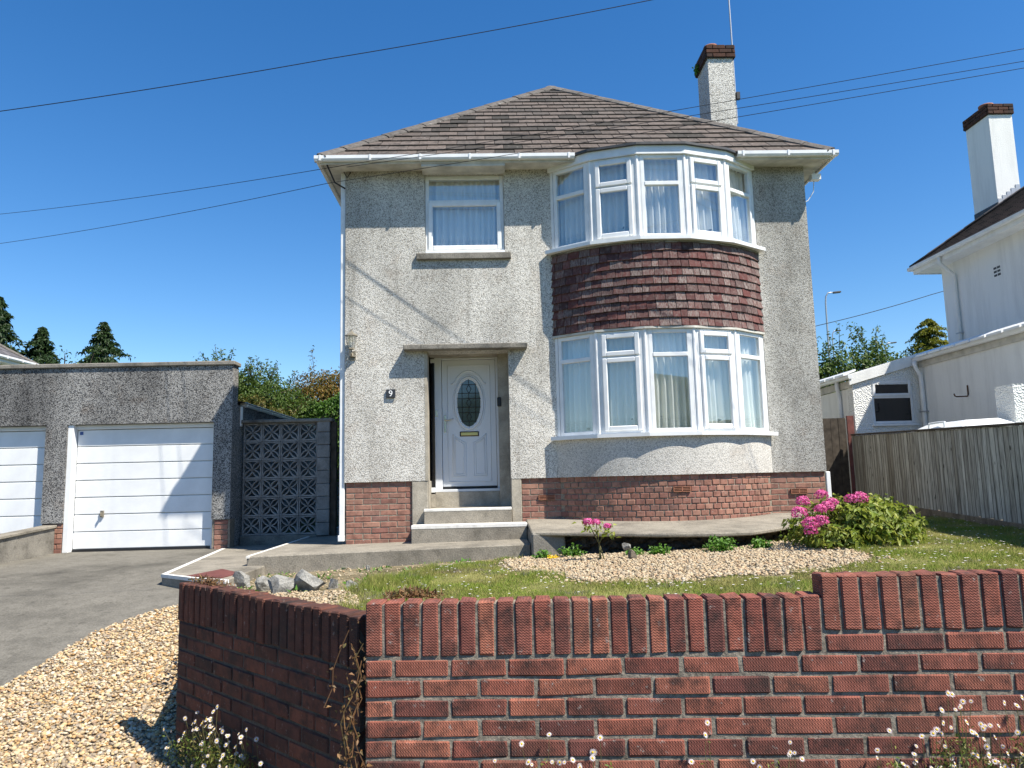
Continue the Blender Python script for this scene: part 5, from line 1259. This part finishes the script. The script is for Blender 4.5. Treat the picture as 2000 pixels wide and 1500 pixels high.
# clipped hedge
hg = thing('clipped_hedge', (-4.2,21,1.2), 'clipped bright green hedge rising behind the screen wall', 'hedge')
n = 26000; px = RNG.uniform(-5.9,-2.6,n); py = RNG.uniform(20.2,22.4,n); topz = 3.70 + .36*(px+4.93)/.95; topz = np.clip(topz, 3.2, 4.2) + .03*np.sin(px*9); pz_ = topz - RNG.exponential(.08,n)
face = RNG.random(n) < .45; py[face] = 20.15+RNG.exponential(.05,face.sum()); pz_[face] = .95 + RNG.random(face.sum())*(topz[face]-.95)
v, f = leaves(np.stack([px,py,pz_],1), np.where(face[:,None],[0,-1.,.3],[0,0,1.]), np.full(n,.07), .55); obj('foliage', mesh_np('foliage', v, f, M['leaf_hedge']), hg)
mb = MB(); mb.prism([(-5.8,20.3,.8),(-2.7,20.3,.8),(-2.7,22.3,.8),(-5.8,22.3,.8)], [(-5.8,20.3,3.15),(-2.7,20.3,4.0),(-2.7,22.3,4.0),(-5.8,22.3,3.15)]); mb.build('inner_twigs', M['bark'], hg)
# right hand background
broad_tree('leafy_tree', 'leafy green shrub with upright shoots between house and neighbouring extension', 'tree', (12,24,1.6), [((11.5,24,4.7),(1.1,.9,.9)),((12.7,24.2,4.9),(1.0,.8,1.0)),((13.6,24.4,4.2),(1.2,.9,.9)),((10.4,24,4.3),(1.1,.9,1.0)),((12,24.3,3.4),(2.6,1,1.2))], 4200, .12, 'leaf_green', .09, None, 14, .5, .3, -1.5)
conifer('golden_conifer', 'golden yellow conifer beside the white neighbouring wall', (19.5,32,hh_(19.5,32)), 8.25-hh_(19.5,32), 2.3, 'leaf_lime', 22000, .20, None, .55)
def street_lamp(base, top, label, arm=.9, k=1.0):
    o = thing('street_lamp', base, label, 'street lamp', 'street lamps on the skyline'); b = Vector(base); t = Vector(top)
    MB().tube([b-Vector((0,0,.3)), b.lerp(t,.45), Vector((b.x*.1+t.x*.9,t.y,t.z-.9*k)), Vector((t.x+.05,t.y,t.z-.35*k)), Vector((t.x+.25*k,t.y,t.z-.04)), t+Vector((arm*.75,0,0))], [.11*k,.09*k,.065*k,.06*k,.055*k,.05*k], 8).build('column', M['metal'], o, True)
    mb = MB(); mb.obox(t+Vector((arm,0,.0)), (.32*k,0,.03), (0,.14*k,0), (-.01,0,.07*k)); mb.build('lamp_head', M['felt'], o, bevel=.03)
street_lamp((27.9,60,hh_(27.9,60)), (28.05,60,16.5), 'tallest street lamp nearest the house corner', 1.0)
street_lamp((40.2,85,hh_(40.2,85)), (40.2,85,18.1), 'smaller street lamp close beside the tallest one', .7)
street_lamp((46.4,85,hh_(46.4,85)), (46.4,85,16.55), 'most distant street lamp near the golden conifer', 1.0)

# ------------------------------------------------------------------ garden surface: grass, gravel
def scatter(poly, dens):
    xs = [p[0] for p in poly]; ys = [p[1] for p in poly]; n = int((max(xs)-min(xs))*(max(ys)-min(ys))*dens)
    x = RNG.uniform(min(xs), max(xs), n); y = RNG.uniform(min(ys), max(ys), n); k = inpoly(x, y, poly); return x[k], y[k]
BED1 = [(.1,8.65),(.19,7.82),(.55,7.05),(.8,6.45),(1.35,6.05),(1.95,6.25),(2.58,6.05),(3.3,6.6),(3.5,7.08),(3.45,8.6),(2.6,8.3),(1.9,8.36),(.8,8.68),(.45,8.78)]
BED2 = [(-2.6,7.3),(-2.1,5.2),(-1.2,4.3),(-1.0,5.7),(-1.12,6.4),(-1.3,6.95),(-1.7,7.05),(-2.1,7.1)]
SOIL = [(-2.7,8.85),(-2.6,7.3),(-2.1,7.1),(-1.3,6.95),(-1.1,7.3),(-1.06,7.79),(-.75,8.3),(-.3,8.62),(.1,8.65),(.44,8.85)]
ico = bmesh.new(); bmesh.ops.create_icosphere(ico, subdivisions=1, radius=1.0); IV = np.array([v.co[:] for v in ico.verts]); IF = np.array([[v.index for v in f.verts] for f in ico.faces]); ico.free()
def pebbles(name, x, y, z, r0, r1, mat, label):
    n = len(x); r = RNG.uniform(r0, r1, n)*RNG.choice([.5,.75,1,1,1.2,1.6], n); sc_ = np.stack([r*RNG.uniform(.9,1.5,n), r*RNG.uniform(.7,1.1,n), r*RNG.uniform(.45,.75,n)], 1)
    a = RNG.uniform(0, 2*math.pi, n); tl = RNG.normal(0, .35, n)
    V = IV[None]*sc_[:,None,:]*(1+RNG.normal(0,.10,(n,12,1)))
    x1 = V[...,0]*np.cos(tl)[:,None] - V[...,2]*np.sin(tl)[:,None]; z1 = V[...,0]*np.sin(tl)[:,None] + V[...,2]*np.cos(tl)[:,None]
    X = x1*np.cos(a)[:,None] - V[...,1]*np.sin(a)[:,None] + x[:,None]; Y = x1*np.sin(a)[:,None] + V[...,1]*np.cos(a)[:,None] + y[:,None]; Z = z1 + (z + RNG.uniform(0,.012,n))[:,None]
    v = np.stack([X,Y,Z],-1).reshape(-1,3); f = (IF[None] + (np.arange(n)*12)[:,None,None]).reshape(-1,3)
    return tag(obj(name, mesh_np(name, v, f, mat, True)), label, 'gravel', kind='stuff')
x, y = scatter([p for p in GRAV], 3400); k = (y > 3.0) & (y < 7.6); x, y = x[k], y[k]
k = RNG.random(len(x)) < np.clip(1.6 - .12*y, .4, 1); x, y = x[k], y[k]
pebbles('gravel', x, y, h(y)+.010, .007, .0125, M['pebble'], 'golden gravel strip between the driveway and the angled brick wall')
# a few strays kicked on to the concrete
x, y = scatter(BED1, 2300); k = RNG.random(len(x)) < .35; x = x + k*RNG.normal(0,.13,len(x)); y = np.minimum(y + k*RNG.normal(0,.13,len(x)), 8.75); pebbles('gravel', x, y, g(x,y)+.004, .008, .014, M['pebble_pale'], 'pale gravel bed below the bay window')
x, y = scatter(BED2, 2200); pebbles('gravel', x, y, g(x,y)+.006, .006, .011, M['pebble_pale'], 'small gravel patch behind the angled brick wall')
x, y = scatter(SOIL, 220); pebbles('gravel', x, y, g(x,y)+.0, .005, .011, M['pebble_pale'], 'thin scatter of stones on the bare soil by the front path')
def not_beds(x, y): return ~inpoly(x,y,BED1) & ~inpoly(x,y,BED2) & ~inpoly(x,y,SOIL)
LAWN = [(-1.35,4.2),(w0.x-.02,w0.y+.1),(w1.x-.5,w1.y+.1),(5.0,4.6),(5.7,8.0),(6.3,10.5),(4.9,10.2),(4.75,8.9),(3.5,8.75),(2.4,8.3),(.5,8.8),(-.6,8.85),(-1.5,7.5)]
def blades(x, y, hb, wb):
    n = len(x); a = RNG.uniform(0, 2*math.pi, n); z = g(x,y)-.005; hgt = hb*RNG.uniform(.5,1.35,n); le = RNG.normal(0,.5,(n,2))*hgt[:,None]
    dx, dy = np.cos(a)*wb, np.sin(a)*wb
    v = np.stack([np.stack([x-dx,y-dy,z],1), np.stack([x+dx,y+dy,z],1), np.stack([x+le[:,0],y+le[:,1],z+hgt],1)],1).reshape(-1,3)
    return v, np.arange(n*3).reshape(-1,3)
x, y = scatter(LAWN, 9500)
edge_n = .10*np.sin(x*9)+.08*np.sin(y*11+x*5)
k = not_beds(x+edge_n, y+edge_n) & ((y > 4.9) | (x < -.3)); x, y = x[k], y[k]
patch = np.sin(x*2.3+1)*np.cos(y*2.9)+.6*np.sin(x*6.1+y*4.3); k = RNG.random(len(x)) < np.clip(.75+.32*patch, .22, 1); x, y = x[k], y[k]
v, f = blades(x, y, np.where(x < -.6, .065, .032)*(1+.5*np.sin(x*4.1)*np.sin(y*3.7)), .0035)
tag(obj('lawn_grass', mesh_np('lawn_grass', v, f, M['grass'])), 'short patchy lawn grass behind the brick wall', 'grass', kind='stuff')
# lawn base colour sheet, slightly green, just over the soil
LB = [(w0.x,w0.y+.2),(w1.x-.5,w1.y+.2),(5.0,4.6),(5.8,8.0),(6.4,10.4),(4.85,10.1),(4.75,9.0),(3.55,8.7),(3.6,7.05),(3.35,6.55),(2.6,5.95),(1.95,6.15),(1.3,5.95),(.7,6.4),(.45,7.05),(.1,7.8),(.0,8.5),(-.5,8.4),(-.95,7.75),(-1.0,6.5),(-.95,5.8),(-1.1,4.2)]
sheet('lawn', LB, .5, g, plain('turf', (0.22,0.21,0.075), .95, .1, var=.5, scale=3.0), .004)
# daisies in the lawn
x, y = scatter(LAWN, 26); k = not_beds(x,y) & (y > 5.2); x, y = x[k], y[k]; P = np.stack([x,y,g(x,y)+.035],1)
V = []; F = []; off = 0
for p in P:
    for q in range(7):
        a0 = 2*math.pi*q/7; a1 = a0+.75; r_ = .011
        V += [p, p+[r_*math.cos(a0),r_*math.sin(a0),.003], p+[r_*math.cos(a1),r_*math.sin(a1),.003]]; F.append((off,off+1,off+2)); off += 3
tag(obj('lawn_daisies', mesh_np('lawn_daisies', V, F, M['petal_white'])), 'tiny white daisies scattered through the lawn', 'daisies', kind='stuff')
# weeds in the bare soil
x, y = scatter(SOIL, 260); cl = np.sin(x*5.3+2)*np.sin(y*6.1)+.5*np.sin(x*13); k = cl > .25; x, y = x[k], y[k]
v, f = leaves(np.stack([x,y,g(x,y)+.012],1), np.tile([0,0,1.],(len(x),1)), np.full(len(x),.05), .4, -.3, .5)
tag(obj('ground_weeds', mesh_np('ground_weeds', v, f, M['leaf_bright'])), 'small weeds creeping over the soil in front of the path', 'weeds', kind='stuff')

# rocks
def rock(pos, size, label, seed, mat='rock'):
    rr = random.Random(seed); bm = bmesh.new(); bmesh.ops.create_icosphere(bm, subdivisions=2, radius=1.0)
    pl_ = [(Vector((rr.gauss(0,1),rr.gauss(0,1),rr.gauss(0,.8))).normalized(), rr.uniform(.42,.75)) for _ in range(12)]
    for v in bm.verts:
        for n, d in pl_:
            e = v.co.dot(n)-d
            if e > 0: v.co -= n*e
        v.co *= 1+rr.uniform(-.05,.05); v.co = Vector((v.co.x*size[0], v.co.y*size[1], v.co.z*size[2]))
    me = bpy.data.meshes.new('rock'); bm.to_mesh(me); bm.free(); me.materials.append(M[mat])
    return tag(obj('rock', me, None, (pos[0],pos[1],float(g(pos[0],pos[1]))+size[2]*.35), Matrix.Rotation(rr.uniform(0,6),3,'Z')), label, 'rock', 'loose rocks')
rock((-2.55,7.85), (.15,.13,.13), 'rounded pale rock nearest the drain cover', 1)
rock((-2.22,7.45), (.15,.12,.10), 'low grey rock second from the drain cover', 2)
rock((-1.98,7.2), (.16,.13,.14), 'pointed light grey rock in the middle of the row', 3)
rock((-1.70,7.2), (.19,.13,.17), 'largest angular grey rock of the row behind the angled wall', 4)
rock((-1.50,7.22), (.08,.07,.10), 'small upright rock at the right of the largest rock', 5)
rock((-1.32,7.15), (.11,.08,.06), 'small mossy rock at the lawn end of the row', 6)
rock((1.44,7.85), (.09,.07,.09), 'brown rock pile stone beside the small hydrangea', 7, 'sleeper')
rock((1.40,7.95), (.06,.06,.06), 'pale stone balanced on the brown rock in the gravel', 8).location.z += .11
rock((-1.41,8.62), (.05,.04,.05), 'small white stone at the foot of the front path', 9)

# flowers and shrubs
def mophead(parent, c, r, mat):
    n = int(60 + 9000*r*r); d = unit(RNG.normal(0,1,(n,3))); d[:,2] = np.where(d[:,2] < -.5, -d[:,2], d[:,2]); p = np.asarray(c) + d*r*np.array([1,1,.8])*RNG.uniform(.88,1.05,(n,1))
    P = np.repeat(p, 4, 0); D = np.repeat(d, 4, 0); v, f = leaves(P, D, np.full(len(P), .017), .85, .0, .25, .05)
    obj('flower_head', mesh_np('flower_head', v, f, M[mat]), parent)
hy = thing('hydrangea_bush', (3.9,7.9,.88), 'large hydrangea bush with bright pink mophead flowers at the house corner', 'bush')
V = []; F = []; off = 0; mt = MB()
for c, rad in (((3.40,7.9,1.00),(.32,.34,.19)),((3.78,7.8,1.08),(.36,.36,.26)),((4.08,7.95,1.12),(.34,.34,.25)),((3.68,8.05,1.14),(.36,.3,.23)),((4.0,7.65,1.0),(.34,.30,.18)),((3.48,7.6,.95),(.30,.26,.14)),((4.26,7.85,1.02),(.22,.26,.20)),((3.95,7.9,1.2),(.22,.24,.16)),((3.7,7.7,1.13),(.2,.22,.17))):
    p, d = blob_pts(c, rad, 720, .5); v, f = leaves(p, d+np.array([0,-.2,.7]), RNG.choice([.04,.055,.07,.085], len(p)), .5, .3, .8); V.append(v); F.append(f+off); off += len(v)
    for _ in range(5):
        e = Vector(c)+Vector((random.uniform(-.2,.2),random.uniform(-.15,.15),rad[2]*.8)); mt.tube([Vector((3.9+random.uniform(-.15,.15),7.9+random.uniform(-.1,.1),.80)), (Vector((3.9,7.9,.9))+e)/2, e], [.01,.007,.004], 5)
obj('foliage', mesh_np('foliage', np.concatenate(V), np.concatenate(F), M['leaf_hyd']), hy); 
for c, r in (((3.22,7.75,1.31),.070),((3.46,7.85,1.37),.068),((3.13,7.65,1.20),.080),((3.33,7.60,1.235),.062),((3.42,7.65,1.255),.072),((3.52,7.75,1.29),.064),((3.18,7.50,1.10),.085),((3.28,7.48,1.125),.072),((3.16,7.48,1.03),.066),((3.80,7.72,1.33),.085),((3.71,7.72,1.32),.072)):
    mophead(hy, c, r, 'petal_pink'); mt.tube([Vector((3.75,7.95,.95)), Vector(c)-Vector((0,0,.05))], [.008,.005], 5)
mt.build('stems', M['stem'], hy)
sh = thing('small_hydrangea', (1.14,8.0,.78), 'spindly small hydrangea with three pink heads under the bay', 'plant'); mt = MB(); P = []
for c, r in (((1.0,7.95,1.15),.048),((1.09,7.97,1.14),.042),((1.20,7.93,1.10),.040)):
    mophead(sh, c, r, 'petal_pink'); mt.tube([Vector((1.14+random.uniform(-.03,.05),8.0,.74)), Vector((1.12,8.0,.92)), Vector(c)], [.008,.006,.004], 5); P.append(np.array(c)+RNG.normal(0,.045,(14,3))-[0,0,.06])
mt.build('stems', M['stem'], sh); P = np.concatenate(P+[np.array((1.22,7.95,1.04))+RNG.normal(0,.04,(20,3))]); v, f = leaves(P, np.tile([0,-.3,1.],(len(P),1)), np.full(len(P),.06), .55); obj('foliage', mesh_np('foliage', v, f, M['leaf_hyd']), sh)
def weed(pos, r, label, mat='leaf_bright', n=260, zr=.6, cat='plant', name='weed_plant', size=.045):
    c = np.array([pos[0],pos[1],float(g(pos[0],pos[1]))+r*zr*.5]); p = c + unit(RNG.normal(0,1,(n,3)))*RNG.uniform(.2,1,(n,1))*np.array([r,r*.7,r*zr]); p[:,2] = np.maximum(p[:,2], c[2]-r*zr*.5+.005)
    v, f = leaves(p, np.tile([0,-.2,1.],(n,1)), np.full(n,size), .5, .1, .6); return tag(obj(name, mesh_np(name, v, f, M[mat])), label, cat, 'small plants at the foot of the bay path')
weed((.87,8.5), .16, 'dark green tuft left of the small hydrangea'); weed((1.78,8.12), .13, 'bright green tuft right of the brown rock')
weed((2.42,8.02), .20, 'largest bright green clump below the bay path', n=420); weed((2.85,8.05), .13, 'thin green tuft nearest the large hydrangea'); weed((1.52,8.2), .10, 'small green tuft behind the brown rock')
weed((.55,8.52), .11, 'bright green tuft beside the yellow flowers'); weed((.66,8.42), .08, 'low yellow flowers at the end of the front path', 'petal_yellow', 120, .4, 'flowers', 'yellow_flowers', .03)
# dry succulents and creepers on the walls
def cushion(c, rx, ry, hz, n, label, ux=DF, nm='dry_stonecrop', size=.022, mat='dry'):
    d = np.clip(RNG.normal(0,1,(n,2)), -1.7, 1.7); q = np.clip(1-(d**2).sum(1)/6, 0, 1); p = np.array(c) + np.outer(d[:,0]*rx, ux) + np.outer(d[:,1]*ry, (-ux.y,ux.x,0)) ; p[:,2] += RNG.random(n)*hz*q
    v, f = leaves(p, np.tile([0,0,1.],(n,1)), np.full(n,size), .35, -.3, .7); return tag(obj(nm, mesh_np(nm, v, f, M[mat])), label, 'plant')
p_ = A+DF*.17+NF*.15; cushion((p_.x,p_.y,1.125), .065, .03, .035, 700, 'dried orange brown stonecrop spilling over the wall top near the corner')
p_ = S+NS*.09-DS*.25; cushion((p_.x,p_.y,1.065), .13, .022, .04, 420, 'sparse dried stonecrop on the far end of the angled wall', DS)
cr = thing('creeping_plant', (A.x-.03,A.y-.01,.2), 'straggly half dead creeper hanging in the corner joint of the brick walls', 'plant'); mt = MB(); P = []
for i in range(15):
    x_ = A.x-.03+random.gauss(0,.022); pts = [Vector((x_,A.y-.005+random.uniform(-.01,.0),1.05-random.uniform(0,.7)))]
    for k in range(random.randrange(3,8)): pts.append(pts[-1]+Vector((random.uniform(-.035,.03),random.uniform(-.012,.004),-.05-random.uniform(0,.03))))
    mt.tube(pts, .0022, 4); P += [np.array(q)+RNG.normal(0,.012,3) for q in pts for _ in range(3)]
mt.build('stems', M['dry'], cr); P = np.array(P); v, f = leaves(P, np.tile([-.3,-1.,.3],(len(P),1)), np.full(len(P),.022), .5); obj('foliage', mesh_np('foliage', v, f, M['dry']), cr)
# daisy plants (white, pink tinged) at the foot of the walls
def flower_mesh(tint):
    mb = MB(); n = 13; R_ = .0125
    for q in range(n):
        a = 2*math.pi*q/n; da_ = .19; c1, s1 = math.cos(a), math.sin(a)
        mb.add([(0,0,.0),(R_*.6*math.cos(a-da_),R_*.6*math.sin(a-da_),.002),(R_*c1,R_*s1,.001),(R_*.6*math.cos(a+da_),R_*.6*math.sin(a+da_),.002)], [(0,1,2,3)])
    me = bpy.data.meshes.new('flower'); 
    nb0 = len(mb.f); mb.lathe([(.0001,.004),(.0030,.0035),(.0042,.001),(.0042,-.001)], n=8)
    me.from_pydata(mb.v, [], mb.f); me.materials.append(M[tint]); me.materials.append(M['petal_yellow'])
    for i, p in enumerate(me.polygons): p.material_index = 0 if i < nb0 else 1
    return me
FM = [flower_mesh('petal_white'), flower_mesh('petal_white')]
def daisy_plant(org, ux, half, n_fl, n_lf, hlo, hhi, label, z0, outv, seed, skew=0.0):
    rr = random.Random(seed); o = thing('daisy_plant', (org.x,org.y,z0), label, 'plant', 'daisies at the foot of the brick walls'); mt = MB(); P = []
    env = lambda s: max(.5, 1 - abs(s/half)**3*.4) * (1 + skew*s/half) * (1 + .10*math.sin(s*23+seed))
    for i in range(n_fl):
        s = max(-1, min(1, rr.gauss(0,.5)))*half; hgt = rr.uniform(hlo, hhi)*env(s); b = org + ux*(s*.85) + outv*rr.uniform(.01,.05)
        t = org + ux*s + outv*rr.uniform(.02,.14) + Vector((0,0,z0+hgt)); b = Vector((b.x,b.y,z0))
        m_ = (b+t)/2 + Vector((rr.uniform(-.04,.04),rr.uniform(-.02,.02),.02)); mt.tube([b, m_, t], [.0016,.0012,.0009], 4)
        d = (outv*.9 + Vector((rr.uniform(-.7,.9),rr.uniform(-.4,.3),rr.uniform(.2,1.3)))).normalized(); rot = d.to_track_quat('Z','Y').to_matrix()
        obj('flower', FM[0], o, t, rot @ Matrix.Scale(rr.uniform(.65,1.1),3))
        P += [np.array(b.lerp(t, rr.uniform(.2,.9)))+np.array([rr.gauss(0,.012),rr.gauss(0,.012),0]) for _ in range(4)]
    for i in range(n_lf):
        s = max(-1, min(1, rr.gauss(0,.55)))*half; hgt = (hlo*.35+hhi*.52)*env(s)*rr.random()**.5; p = org + ux*s + outv*rr.uniform(0,.11); P.append(np.array([p.x,p.y,z0+hgt]))
    mt.build('stems', M['stem'], o); P = np.array(P); v, f = leaves(P, np.tile(np.array(outv)+[0,0,.6],(len(P),1)), np.full(len(P),.020), .34, .1, .8); obj('foliage', mesh_np('foliage', v, f, M['leaf_daisy']), o)
outF, outS = -NF, -NS
p_ = S-DS*.72; daisy_plant(Vector((p_.x,p_.y,0)), DS, .52, 95, 2200, .06, .38, 'bushy white daisy clump growing against the shaded angled wall', .13, outS, 1)
p_ = A-DS*(-.30); daisy_plant(Vector((p_.x,p_.y,0)), DS, .26, 16, 700, .10, .32, 'smaller daisy tuft at the foot of the angled wall near the corner', .10, outS, 2)
p_ = A+DF*2.28; daisy_plant(Vector((p_.x,p_.y,0)), DF, .56, 110, 3000, .48, .74, 'dense white daisy clump against the front wall at the right', .02, outF, 3, .12)
p_ = A+DF*.80; daisy_plant(Vector((p_.x,p_.y,0)), DF, .50, 34, 900, .44, .62, 'sparse daisies in front of the middle of the front wall', .02, outF, 4)
p_ = A+DF*1.45; daisy_plant(Vector((p_.x,p_.y,0)), DF, .36, 26, 800, .44, .62, 'few low daisies between the sparse and the dense clumps', .02, outF, 5)
# sprig on the chimney
v, f = leaves(np.array([CX0-.05,12.45,8.83])+np.clip(RNG.normal(0,.035,(60,3)),-.06,.06), np.tile([-1.,0,.5],(60,1)), np.full(60,.065), .5); obj('chimney_sprig', mesh_np('chimney_sprig', v, f, M['leaf_bright']), chim)
